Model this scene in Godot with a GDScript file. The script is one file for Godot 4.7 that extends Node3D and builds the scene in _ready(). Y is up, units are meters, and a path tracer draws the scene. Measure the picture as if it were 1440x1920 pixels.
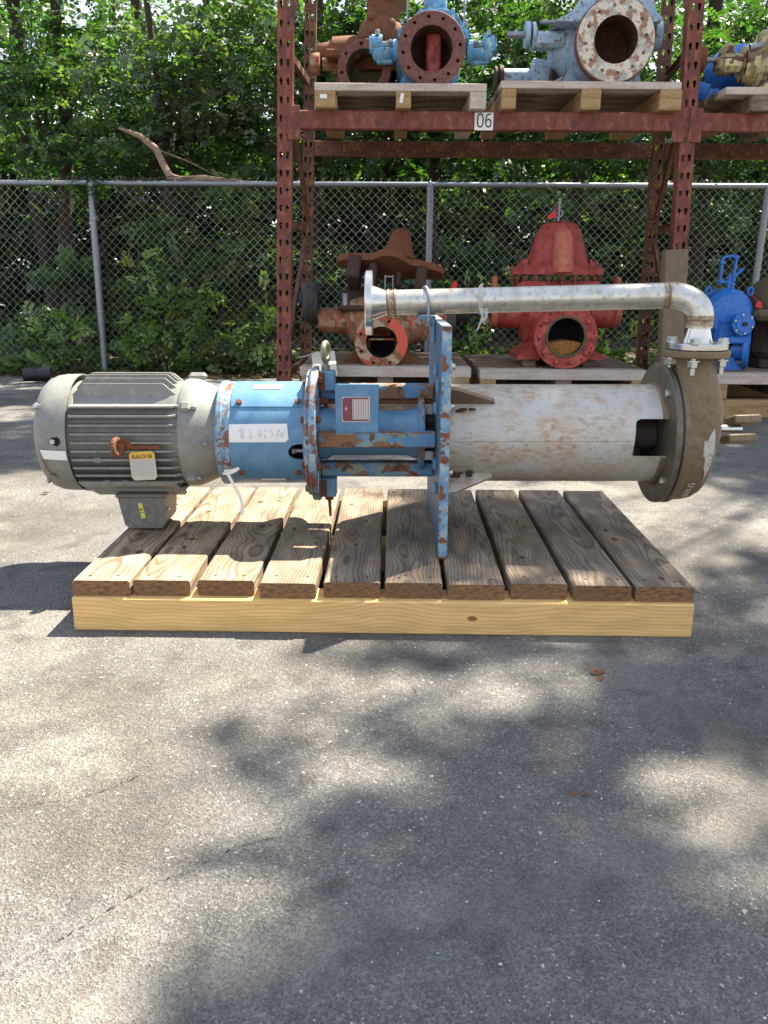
extends Node3D
# A yard: a long sump pump lying on a timber skid, a rusty rack of old pumps, a chain link fence and woodland behind it.

const F := 1550.0
const TILT := 441.0
const CAM_H := 0.866

# ------------------------------------------------------------------ mesh builder
class MB:
	var v := PackedVector3Array()
	var n := PackedVector3Array()
	var u := PackedVector2Array()
	var i := PackedInt32Array()
	var xf := Transform3D.IDENTITY
	func vert(p: Vector3, nn: Vector3, uv := Vector2.ZERO) -> int:
		v.append(xf * p)
		n.append((xf.basis * nn).normalized())
		u.append(uv)
		return v.size() - 1
	func tri(a: int, b: int, c: int) -> void:
		var g := (v[b] - v[a]).cross(v[c] - v[a])
		if g.dot(n[a] + n[b] + n[c]) > 0.0:
			i.append(a); i.append(c); i.append(b)
		else:
			i.append(a); i.append(b); i.append(c)
	func quad(a: int, b: int, c: int, d: int) -> void:
		tri(a, b, c); tri(a, c, d)
	func face(pts: Array, nn: Vector3, uvs: Array = []) -> void:
		var k := []
		for q in pts.size():
			k.append(vert(pts[q], nn, uvs[q] if uvs.size() else Vector2.ZERO))
		for q in range(1, k.size() - 1):
			tri(k[0], k[q], k[q + 1])
	# convex polygon whose normal points away from "inside"
	func away(pts: Array, inside: Vector3) -> void:
		var g: Vector3 = (pts[1] - pts[0]).cross(pts[2] - pts[0]).normalized()
		if g.dot(pts[0] - inside) < 0.0:
			g = -g
		face(pts, g)
	func box(c: Vector3, s: Vector3, bev := 0.0, bs := Basis.IDENTITY) -> void:
		var old := xf
		xf = xf * Transform3D(bs, c)
		var h := s * 0.5
		var b: float = min(bev, min(h.x, min(h.y, h.z)) * 0.9)
		for ax in 3:
			var p := (ax + 1) % 3
			var q := (ax + 2) % 3
			for sg in [-1.0, 1.0]:
				var pts := []
				var uvs := []
				for cr in [[-1, -1], [1, -1], [1, 1], [-1, 1]]:
					var w := Vector3.ZERO
					w[ax] = sg * h[ax]
					w[p] = cr[0] * (h[p] - b)
					w[q] = cr[1] * (h[q] - b)
					pts.append(w)
					uvs.append(Vector2(w[p], w[q]))
				var nn := Vector3.ZERO
				nn[ax] = sg
				face(pts, nn, uvs)
			if b > 0.0:
				for s1 in [-1.0, 1.0]:
					for s2 in [-1.0, 1.0]:
						var pts := []
						for cr in [[-1, 0], [1, 0], [1, 1], [-1, 1]]:
							var w := Vector3.ZERO
							w[ax] = cr[0] * (h[ax] - b)
							w[p] = s1 * (h[p] - (b if cr[1] else 0.0))
							w[q] = s2 * (h[q] - (0.0 if cr[1] else b))
							pts.append(w)
						var nn := Vector3.ZERO
						nn[p] = s1; nn[q] = s2
						face(pts, nn.normalized())
		if b > 0.0:
			for sx in [-1.0, 1.0]:
				for sy in [-1.0, 1.0]:
					for sz in [-1.0, 1.0]:
						var g := Vector3(sx, sy, sz)
						face([Vector3(sx * h.x, sy * (h.y - b), sz * (h.z - b)), Vector3(sx * (h.x - b), sy * h.y, sz * (h.z - b)), Vector3(sx * (h.x - b), sy * (h.y - b), sz * h.z)], g.normalized())
		xf = old
	# profile of (along x, radius); a closed profile runs clockwise: outside left to right, then back inside
	func lathe(prof: Array, seg := 32, closed := false, a0 := 0.0, a1 := TAU, smooth := 0.82) -> void:
		var m := prof.size()
		var cnt := m if closed else m - 1
		var sn := []
		for k in cnt:
			var d: Vector2 = prof[(k + 1) % m] - prof[k]
			sn.append(Vector2(-d.y, d.x).normalized())
		for k in cnt:
			var pa: Vector2 = prof[k]
			var pb: Vector2 = prof[(k + 1) % m]
			if pa.distance_to(pb) < 1e-7:
				continue
			var na: Vector2 = sn[k]
			var nb: Vector2 = sn[k]
			if k > 0 or closed:
				var q: Vector2 = sn[(k - 1 + cnt) % cnt]
				if q.dot(na) > smooth: na = (q + sn[k]).normalized()
			if k < cnt - 1 or closed:
				var q: Vector2 = sn[(k + 1) % cnt]
				if q.dot(nb) > smooth: nb = (q + sn[k]).normalized()
			var pr := -1
			for j in seg + 1:
				var a: float = lerp(a0, a1, float(j) / seg)
				var cy := cos(a)
				var cz := sin(a)
				var i0 := vert(Vector3(pa.x, pa.y * cy, pa.y * cz), Vector3(na.x, na.y * cy, na.y * cz), Vector2(float(j) / seg, pa.x))
				vert(Vector3(pb.x, pb.y * cy, pb.y * cz), Vector3(nb.x, nb.y * cy, nb.y * cz), Vector2(float(j) / seg, pb.x))
				if pr >= 0:
					if pa.y > 1e-6: tri(pr, i0, i0 + 1) if pb.y > 1e-6 else tri(pr, i0, i0 + 1)
					if pb.y > 1e-6: tri(pr, i0 + 1, pr + 1)
				pr = i0
	func cyl(a: Vector3, b: Vector3, r: float, seg := 12, r2 := -1.0) -> void:
		var old := xf
		var L := a.distance_to(b)
		xf = xf * MB.ax((b - a) / L, a)
		if r2 < 0.0: r2 = r
		lathe([Vector2(0, 0), Vector2(0, r), Vector2(L, r2), Vector2(L, 0)], seg)
		xf = old
	static func ax(d: Vector3, o: Vector3) -> Transform3D:
		d = d.normalized()
		var up := Vector3.UP if absf(d.y) < 0.95 else Vector3.RIGHT
		var z := d.cross(up).normalized()
		var y := z.cross(d).normalized()
		return Transform3D(Basis(d, y, z), o)
	func tube(path: Array, rad, seg := 10, caps := true) -> void:
		var m := path.size()
		var up := Vector3.UP
		var d0: Vector3 = (path[1] - path[0]).normalized()
		if absf(d0.y) > 0.9: up = Vector3.RIGHT
		var side := d0.cross(up).normalized()
		var rings := []
		var run := 0.0
		for k in m:
			var d: Vector3
			if k == 0: d = path[1] - path[0]
			elif k == m - 1: d = path[m - 1] - path[m - 2]
			else: d = (path[k + 1] - path[k]).normalized() + (path[k] - path[k - 1]).normalized()
			d = d.normalized()
			side = (side - d * side.dot(d)).normalized()
			var nrm := d.cross(side)
			var r: float = rad[k] if rad is Array else rad
			if k > 0: run += path[k].distance_to(path[k - 1])
			var ring := []
			for j in seg + 1:
				var a := TAU * j / seg
				var o: Vector3 = side * cos(a) + nrm * sin(a)
				ring.append(vert(path[k] + o * r, o, Vector2(float(j) / seg, run)))
			if k > 0:
				for j in seg:
					quad(rings[k - 1][j], rings[k - 1][j + 1], ring[j + 1], ring[j])
			rings.append(ring)
			if caps and (k == 0 or k == m - 1):
				var nn: Vector3 = -d if k == 0 else d
				var pts := []
				for j in seg:
					pts.append(path[k] + (side * cos(TAU * j / seg) + nrm * sin(TAU * j / seg)) * r)
				face(pts, nn)
	# any simple polygon in XY, extruded from z0 to z1
	func prism(poly: PackedVector2Array, z0: float, z1: float) -> void:
		var t := Geometry2D.triangulate_polygon(poly)
		for side in 2:
			var z: float = z1 if side else z0
			var nn := Vector3(0, 0, 1 if side else -1)
			var b := v.size()
			for p in poly: vert(Vector3(p.x, p.y, z), nn, p)
			for k in range(0, t.size(), 3): tri(b + t[k], b + t[k + 1], b + t[k + 2])
		var area := 0.0
		for k in poly.size():
			area += poly[k].cross(poly[(k + 1) % poly.size()])
		for k in poly.size():
			var a := poly[k]
			var c := poly[(k + 1) % poly.size()]
			var d := (c - a).normalized()
			var nn := Vector3(d.y, -d.x, 0) * signf(area)
			face([Vector3(a.x, a.y, z0), Vector3(c.x, c.y, z0), Vector3(c.x, c.y, z1), Vector3(a.x, a.y, z1)], nn)
	# flat polygon in XY at z, facing +z
	func flat(poly: PackedVector2Array, z: float, nz := 1.0) -> void:
		var t := Geometry2D.triangulate_polygon(poly)
		var b := v.size()
		for p in poly: vert(Vector3(p.x, p.y, z), Vector3(0, 0, nz), p)
		for k in range(0, t.size(), 3): tri(b + t[k], b + t[k + 1], b + t[k + 2])
	# ring with bolt holes; its axis is x, from x=0 back to x=t front
	func flange(R: float, r: float, t: float, nh: int, rb: float, rh: float, a_off := 0.0) -> void:
		var seg := 48
		lathe([Vector2(0, r), Vector2(0, R - 0.002), Vector2(0.002, R), Vector2(t - 0.003, R), Vector2(t, R - 0.003)], seg)
		lathe([Vector2(t, r), Vector2(0, r)], seg)
		var step := TAU / nh
		for k in nh:
			var a := a_off + k * step
			var poly := PackedVector2Array()
			var per := 8
			for j in per + 1: poly.append(Vector2.from_angle(a + step * j / per) * r)
			var c1 := Vector2.from_angle(a + step)
			var o1 := c1.orthogonal()
			for j in 7:
				var w := PI * j / 6
				poly.append(c1 * (rb - rh * cos(w)) + (c1.rotated(-PI / 2)) * rh * sin(w))
			for j in per + 1: poly.append(Vector2.from_angle(a + step - step * j / per) * (R - 0.003))
			var c0 := Vector2.from_angle(a)
			for j in 7:
				var w := PI * j / 6
				poly.append(c0 * (rb + rh * cos(w)) + (c0.rotated(PI / 2)) * rh * sin(w))
			var tt := Geometry2D.triangulate_polygon(poly)
			var b := v.size()
			for p in poly: vert(Vector3(t, p.x, p.y), Vector3(1, 0, 0), p)
			for q in range(0, tt.size(), 3): tri(b + tt[q], b + tt[q + 1], b + tt[q + 2])
			var old := xf
			xf = xf * Transform3D(Basis.IDENTITY, Vector3(0, c0.x * rb, c0.y * rb))
			lathe([Vector2(t, rh), Vector2(0, rh)], 10)
			xf = old
	func hexbolt(p: Vector3, d: Vector3, r: float, hgt: float) -> void:
		var old := xf
		xf = xf * MB.ax(d, p)
		var pts := []
		for k in 6: pts.append(Vector2.from_angle(TAU * k / 6) * r)
		for k in 6:
			var a: Vector2 = pts[k]
			var b: Vector2 = pts[(k + 1) % 6]
			var m := (a + b).normalized()
			face([Vector3(0, a.x, a.y), Vector3(0, b.x, b.y), Vector3(hgt * 0.85, b.x, b.y), Vector3(hgt * 0.85, a.x, a.y)], Vector3(0, m.x, m.y))
			face([Vector3(hgt * 0.85, a.x, a.y), Vector3(hgt * 0.85, b.x, b.y), Vector3(hgt, b.x * 0.8, b.y * 0.8), Vector3(hgt, a.x * 0.8, a.y * 0.8)], Vector3(0.8, m.x, m.y).normalized())
		var top := []
		for p2 in pts: top.append(Vector3(hgt, p2.x * 0.8, p2.y * 0.8))
		face(top, Vector3(1, 0, 0))
		xf = old
	func ring(c: Vector3, normal: Vector3, R: float, r: float, seg := 20, a0 := 0.0, a1 := TAU) -> void:
		var t := MB.ax(normal, c)
		var pts := []
		for k in seg + 1:
			var a: float = lerp(a0, a1, float(k) / seg)
			pts.append(t * Vector3(0, cos(a) * R, sin(a) * R))
		tube(pts, r, 8, a1 - a0 < 6.2)
	func sphere(c: Vector3, rr: Vector3, seg := 20) -> void:
		var b := v.size()
		var rows := seg / 2
		for a in rows + 1:
			var th := PI * a / rows
			for k in seg + 1:
				var ph := TAU * k / seg
				var d := Vector3(sin(th) * cos(ph), cos(th), sin(th) * sin(ph))
				vert(c + d * rr, d / rr)
		for a in rows:
			for k in seg:
				var q := b + a * (seg + 1) + k
				if a > 0: tri(q, q + 1, q + seg + 2)
				if a < rows - 1: tri(q, q + seg + 2, q + seg + 1)
	func arrays() -> Array:
		var A := []
		A.resize(Mesh.ARRAY_MAX)
		A[Mesh.ARRAY_VERTEX] = v
		A[Mesh.ARRAY_NORMAL] = n
		A[Mesh.ARRAY_TEX_UV] = u
		A[Mesh.ARRAY_INDEX] = i
		return A

# ------------------------------------------------------------------ nodes
var taken := {}
func numbered(s: String) -> String:
	if not taken.has(s):
		taken[s] = 0
		return s
	taken[s] += 1
	return "%s_%03d" % [s, taken[s]]
func tag(o: Node, label := "", category := "", group := "", kind := "") -> Node:
	if label: o.set_meta("label", label)
	if category: o.set_meta("category", category)
	if group: o.set_meta("group", group)
	if kind: o.set_meta("kind", kind)
	return o
func thing(called: String, at: Vector3, label: String, category: String, group := "", turn := 0.0) -> Node3D:
	var o := Node3D.new()
	o.name = numbered(called)
	o.position = at
	o.rotation.y = turn
	add_child(o)
	tag(o, label, category, group)
	return o
func mesh_of(sets: Array) -> ArrayMesh:
	var m := ArrayMesh.new()
	for s in sets:
		m.add_surface_from_arrays(Mesh.PRIMITIVE_TRIANGLES, s[0].arrays())
		m.surface_set_material(m.get_surface_count() - 1, s[1])
	return m
func part(parent: Node, called: String, b: MB, mat: Material, label := "") -> MeshInstance3D:
	return part_mesh(parent, called, mesh_of([[b, mat]]), label)
func part_mesh(parent: Node, called: String, m: Mesh, label := "") -> MeshInstance3D:
	var o := MeshInstance3D.new()
	o.mesh = m
	o.name = numbered(called) if parent == self else called
	parent.add_child(o, true)
	if label: o.set_meta("label", label)
	return o
func bx(c: Vector3, s: Vector3, bev := 0.0, bs := Basis.IDENTITY) -> MB:
	var b := MB.new()
	b.box(c, s, bev, bs)
	return b
func lettering(parent: Node, called: String, txt: String, px: float, at: Vector3, turn: Vector3, mat: Material, squeeze := 1.0, face := "Droid Sans") -> void:
	var t := TextMesh.new()
	var f := SystemFont.new()
	f.font_names = PackedStringArray([face])
	t.font = f
	t.text = txt
	t.font_size = 32
	t.pixel_size = px / 32.0
	t.depth = 0.0012
	t.material = mat
	var o := MeshInstance3D.new()
	o.mesh = t
	o.name = called
	parent.add_child(o, true)
	o.position = at
	o.basis = Basis.from_euler(turn) * Basis.from_scale(Vector3(squeeze, 1, 1))

# ------------------------------------------------------------------ textures
var noise_cache := {}
func noise_bytes(size: int, sd: int, cells: float, kind := "fbm", oct := 4) -> PackedByteArray:
	var key := "%d %d %f %s %d" % [size, sd, cells, kind, oct]
	if noise_cache.has(key): return noise_cache[key]
	var f := FastNoiseLite.new()
	f.seed = sd
	f.frequency = cells / size
	f.fractal_octaves = oct
	if kind == "cell":
		f.noise_type = FastNoiseLite.TYPE_CELLULAR
		f.cellular_return_type = FastNoiseLite.RETURN_CELL_VALUE
		f.fractal_type = FastNoiseLite.FRACTAL_NONE
	elif kind == "dist":
		f.noise_type = FastNoiseLite.TYPE_CELLULAR
		f.cellular_return_type = FastNoiseLite.RETURN_DISTANCE2_SUB
		f.fractal_type = FastNoiseLite.FRACTAL_NONE
	elif kind == "ridge":
		f.noise_type = FastNoiseLite.TYPE_SIMPLEX_SMOOTH
		f.fractal_type = FastNoiseLite.FRACTAL_RIDGED
	else:
		f.noise_type = FastNoiseLite.TYPE_SIMPLEX_SMOOTH
		f.fractal_type = FastNoiseLite.FRACTAL_FBM
	var d := f.get_seamless_image(size, size, false, false, 0.12).get_data()
	noise_cache[key] = d
	return d
# layers: [seed, cells, kind, octaves, low, high, colour, share]
func layered(size: int, base: Color, layers: Array) -> ImageTexture:
	var cnt := size * size
	var R := PackedFloat32Array(); R.resize(cnt); R.fill(base.r * 255.0)
	var G := PackedFloat32Array(); G.resize(cnt); G.fill(base.g * 255.0)
	var B := PackedFloat32Array(); B.resize(cnt); B.fill(base.b * 255.0)
	for l in layers:
		var nb := noise_bytes(size, l[0], l[1], l[2], l[3])
		var lut := PackedFloat32Array()
		lut.resize(256)
		for k in 256:
			lut[k] = clampf((k / 255.0 - l[4]) / (l[5] - l[4]), 0.0, 1.0) * l[7]
		var cr: float = l[6].r * 255.0
		var cg: float = l[6].g * 255.0
		var cb: float = l[6].b * 255.0
		for k in cnt:
			var t := lut[nb[k]]
			if t > 0.0:
				R[k] += (cr - R[k]) * t
				G[k] += (cg - G[k]) * t
				B[k] += (cb - B[k]) * t
	var out := PackedByteArray()
	out.resize(cnt * 3)
	for k in cnt:
		out[k * 3] = int(R[k]); out[k * 3 + 1] = int(G[k]); out[k * 3 + 2] = int(B[k])
	var img := Image.create_from_data(size, size, false, Image.FORMAT_RGB8, out)
	img.generate_mipmaps()
	return ImageTexture.create_from_image(img)
var grain_tex := {}
func grain(size: int, sd: int, cells: float, kind := "fbm", oct := 4) -> ImageTexture:
	var key := "%d %d %f %s" % [size, sd, cells, kind]
	if not grain_tex.has(key):
		grain_tex[key] = ImageTexture.create_from_image(Image.create_from_data(size, size, false, Image.FORMAT_L8, noise_bytes(size, sd, cells, kind, oct)))
	return grain_tex[key]
func mat(albedo, rough := 0.6, metal := 0.0, tile := 0.0, bump: Texture2D = null, bump_cm := 0.0) -> StandardMaterial3D:
	var m := StandardMaterial3D.new()
	if albedo is Color: m.albedo_color = albedo
	else: m.albedo_texture = albedo
	m.roughness = rough
	m.metallic = metal
	if tile > 0.0:
		m.uv1_triplanar = true
		m.uv1_scale = Vector3.ONE / tile
	if bump:
		m.heightmap_enabled = true
		m.heightmap_texture = bump
		m.heightmap_scale = bump_cm
	return m
func rgb(r: int, g: int, b: int) -> Color:
	return Color(r / 255.0, g / 255.0, b / 255.0)
var M := {}

func make_asphalt() -> StandardMaterial3D:
	var S := 2048
	var cells := noise_bytes(S, 5, 600.0, "cell", 1)
	var dist := noise_bytes(S, 5, 600.0, "dist", 1)
	var fine := noise_bytes(S, 9, 160.0, "cell", 1)
	var big := noise_bytes(S, 11, 9.0, "fbm", 4)
	var grit := noise_bytes(S, 19, 900.0, "fbm", 2)
	var specks := noise_bytes(S, 17, 300.0, "cell", 1)
	var col := PackedByteArray(); col.resize(S * S * 3)
	var hgt := PackedByteArray(); hgt.resize(S * S)
	for k in S * S:
		var c := cells[k]
		var d := dist[k]
		var e := minf(d / 60.0, 1.0)
		var tone := 117.0 + (c - 128) * 0.17 + (big[k] - 128) * 0.06 + (fine[k] - 128) * 0.03 + (grit[k] - 128) * 0.30
		tone *= 0.86 + 0.14 * e
		var r := tone * 1.015
		var g := tone * 0.99
		var b := tone * 0.955
		if c > 252:
			r += 46.0; g += 43.0; b += 38.0
		elif c > 244:
			r += 18.0; g += 14.0; b += 9.0
		if specks[k] > 252 and c > 170:
			r += 74.0; g += 72.0; b += 68.0
		col[k * 3] = int(minf(r, 235)); col[k * 3 + 1] = int(minf(g, 235)); col[k * 3 + 2] = int(minf(b, 235))
		hgt[k] = int(clampf((0.55 + 0.45 * e) * (70.0 + c * 0.5) + (fine[k] - 128) * 0.12 + (grit[k] - 128) * 0.5, 0, 255))
	var t := ImageTexture.create_from_image(Image.create_from_data(S, S, false, Image.FORMAT_RGB8, col))
	var h := ImageTexture.create_from_image(Image.create_from_data(S, S, false, Image.FORMAT_L8, hgt))
	var m := mat(t, 0.88, 0.0, 0.0, h, 0.5)
	m.uv1_scale = Vector3(1, 1, 1)
	m.detail_enabled = true
	m.detail_blend_mode = BaseMaterial3D.BLEND_MODE_MUL
	m.detail_uv_layer = BaseMaterial3D.DETAIL_UV_2
	m.detail_albedo = layered(512, rgb(232, 232, 232), [[61, 5.0, "fbm", 5, 0.45, 0.75, rgb(196, 192, 186), 1.0], [62, 11.0, "fbm", 4, 0.55, 0.8, rgb(255, 252, 246), 1.0], [63, 40.0, "fbm", 3, 0.62, 0.8, rgb(176, 174, 172), 0.6]])
	return m

# one face of a sawn board: growth rings that run along it, knots, weathering
func board_tex(w: int, hh: int, wid: float, lng: float, sd: int, light: Color, dark: Color, grey: Color, grey_share: float, rings: float, contrast: float, straight := false) -> ImageTexture:
	var rg := RandomNumberGenerator.new()
	rg.seed = sd
	var f := FastNoiseLite.new()
	f.seed = sd
	f.frequency = 1.0
	f.fractal_octaves = 3
	var x0 := rg.randf_range(0.2, 0.8) * wid
	var dep := rg.randf_range(0.02, 0.06)
	var slope := rg.randf_range(-0.07, 0.07)
	if straight:
		x0 = 0.13
		dep = 0.05
		slope = 0.006
	var knots := []
	for k in rg.randi_range(1, 3 if not straight else 2):
		knots.append([rg.randf_range(0.15, 0.85) * wid, rg.randf_range(0.05, 0.95) * lng, rg.randf_range(0.004, 0.010)])
	var out := PackedByteArray()
	out.resize(w * hh * 3)
	var g2 := noise_bytes(512, 31, 7.0, "fbm", 5)
	var fib := noise_bytes(512, 37, 60.0, "fbm", 3)
	for j in hh:
		var y := lng * j / hh
		var sway := f.get_noise_2d(y * 2.2, 3.0) * 0.018
		var dd := dep + slope * y + f.get_noise_2d(y * 1.4, 9.0) * 0.03
		for i in w:
			var x := wid * i / w
			var s := sqrt((x - x0 + sway) * (x - x0 + sway) + dd * dd)
			var kn := 0.0
			for q in knots:
				var dx: float = x - q[0]
				var dy: float = (y - q[1]) * 0.55
				var r2: float = (dx * dx + dy * dy) / (q[2] * q[2])
				if r2 < 16.0:
					s += q[2] * 1.3 * exp(-r2 * 0.35) * signf(dx + 1e-4)
					kn = maxf(kn, clampf((1.3 - r2) * 3.0, 0.0, 1.0))
			var ph := s * rings + f.get_noise_2d(x * 9.0, y * 1.5) * 0.35
			var fr := ph - floorf(ph)
			var late := clampf((fr - 0.55) / 0.33, 0.0, 1.0) * clampf((1.0 - fr) / 0.07, 0.0, 1.0)
			var fb := (fib[(int(y * 260.0) % 512) * 512 + (i * 3) % 512] - 128) / 128.0
			var t := clampf(late * contrast + fb * 0.10 + kn * 0.7, 0.0, 1.0)
			var gs := clampf((g2[((j * 512 / hh) * 512 + (i * 2 + sd * 37) % 512) % 262144] - 90) / 90.0, 0.0, 1.0) * grey_share
			var br := light.lerp(grey, gs).lerp(dark, t)
			var st := clampf((g2[((j * 300 / hh + sd * 11) % 512) * 512 + (i + sd * 71) % 512] - 70) / 120.0, 0.0, 1.0)
			if not straight: br = br * (0.80 + 0.24 * st)
			if kn > 0.0: br = br.lerp(Color(0.33, 0.2, 0.11), kn * 0.5)
			var o := (j * w + i) * 3
			out[o] = mini(int(br.r * 255), 255); out[o + 1] = mini(int(br.g * 255), 255); out[o + 2] = mini(int(br.b * 255), 255)
	var img := Image.create_from_data(w, hh, false, Image.FORMAT_RGB8, out)
	return ImageTexture.create_from_image(img)
func end_tex(sd: int, light: Color, dark: Color) -> ImageTexture:
	var w := 192
	var hh := 64
	var rg := RandomNumberGenerator.new()
	rg.seed = sd
	var cx := rg.randf_range(0.25, 0.75) * w
	var cy := rg.randf_range(1.0, 2.2) * hh
	var out := PackedByteArray()
	out.resize(w * hh * 3)
	var nb := noise_bytes(512, 31, 7.0, "fbm", 5)
	for j in hh:
		for i in w:
			var r := Vector2(i - cx, (j - cy)).length() / 6.5
			var fr := r - floorf(r)
			var t := clampf((fr - 0.5) / 0.4, 0.0, 1.0) * 0.75 + (nb[(j * 5 % 512) * 512 + (i * 2 + sd * 50) % 512] - 128) / 160.0
			var br := light.lerp(dark, clampf(t, 0, 1))
			var o := (j * w + i) * 3
			out[o] = int(br.r * 255); out[o + 1] = int(br.g * 255); out[o + 2] = int(br.b * 255)
	return ImageTexture.create_from_image(Image.create_from_data(w, hh, false, Image.FORMAT_RGB8, out))
# a board lying along z: top and sides in face_mat, ends in end_mat, worn edges
func board_mesh(w: float, t: float, l: float, bev: float, face_mat: Material, end_mat: Material, sd: int) -> ArrayMesh:
	var a := MB.new()
	var e := MB.new()
	var rg := RandomNumberGenerator.new()
	rg.seed = sd
	var N := 10
	var hw := w / 2
	var ht := t / 2
	var sec := [Vector2(-hw, -ht + bev), Vector2(-hw, ht - bev), Vector2(-hw + bev, ht), Vector2(hw - bev, ht), Vector2(hw, ht - bev), Vector2(hw, -ht + bev), Vector2(hw - bev, -ht), Vector2(-hw + bev, -ht)]
	var along := [0.0]
	for k in 8: along.append(0.0 + sec[k].distance_to(sec[(k + 1) % 8]))
	for k in 8:
		var p: Vector2 = sec[k]
		var q: Vector2 = sec[(k + 1) % 8]
		var d := (q - p).normalized()
		var nn := Vector3(-d.y, d.x, 0)
		var prev := []
		for s in N + 1:
			var z: float = lerp(-l / 2, l / 2, float(s) / N)
			var row := []
			for c in [p, q]:
				var uu: float = (c.x + hw) / w
				if absf(d.y) > 0.9: uu = (c.y + ht) / w * 0.8 + (0.0 if p.x < 0 else 0.3)
				row.append(a.vert(Vector3(c.x, c.y, z), nn, Vector2(uu, float(s) / N)))
			if prev: a.quad(prev[0], prev[1], row[1], row[0])
			prev = row
	for sg in [-1.0, 1.0]:
		var pts := []
		var uv := []
		for p in sec:
			pts.append(Vector3(p.x, p.y, sg * l / 2))
			uv.append(Vector2((p.x + hw) / w, 0.5 - p.y / t))
		e.face(pts, Vector3(0, 0, sg), uv)
	return mesh_of([[a, face_mat], [e, end_mat]])

func _ready() -> void:
	var t0 := Time.get_ticks_msec()
	setup_view()
	materials()
	print("materials ", Time.get_ticks_msec() - t0)
	setting()
	woodland()
	print("woodland ", Time.get_ticks_msec() - t0)
	fence()
	rack()
	rack_pallets()
	rack_pumps()
	skid()
	sump_pump()
	small_things()
	print("done ", Time.get_ticks_msec() - t0)

# ------------------------------------------------------------------ camera, sky, sun
func setup_view() -> void:
	var cam := Camera3D.new()
	cam.name = "camera"
	cam.fov = rad_to_deg(2.0 * atan(960.0 / F))
	cam.near = 0.05
	cam.far = 400.0
	cam.position = Vector3(0, CAM_H, 0)
	cam.basis = Basis(Vector3.RIGHT, -atan(TILT / F)) * Basis(Vector3.BACK, 0.007)
	add_child(cam)
	cam.current = true
	var sky_m := ProceduralSkyMaterial.new()
	sky_m.sky_top_color = Color(0.66, 0.72, 0.82)
	sky_m.sky_horizon_color = Color(0.95, 0.955, 0.96)
	sky_m.sky_curve = 0.18
	sky_m.ground_bottom_color = Color(0.3, 0.3, 0.28)
	sky_m.ground_horizon_color = Color(0.75, 0.77, 0.78)
	sky_m.sky_energy_multiplier = 1.0
	var env := Environment.new()
	env.background_mode = Environment.BG_SKY
	env.sky = Sky.new()
	env.sky.sky_material = sky_m
	env.background_energy_multiplier = 0.53
	env.tonemap_mode = Environment.TONE_MAPPER_LINEAR
	env.tonemap_exposure = 3.75
	env.sdfgi_enabled = true
	env.ssao_enabled = true
	env.ssil_enabled = true
	var we := WorldEnvironment.new()
	we.name = "daylight"
	we.environment = env
	add_child(we)
	var sun := DirectionalLight3D.new()
	sun.name = "sun"
	sun.light_energy = 1.6
	sun.light_color = Color(1.0, 0.965, 0.895)
	sun.light_angular_distance = 0.5
	sun.shadow_enabled = true
	add_child(sun)
	sun.look_at_from_position(Vector3.ZERO, SUN, Vector3.UP)
const SUN := Vector3(-0.053, -0.117, 0.05)   # the way its light travels

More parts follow.
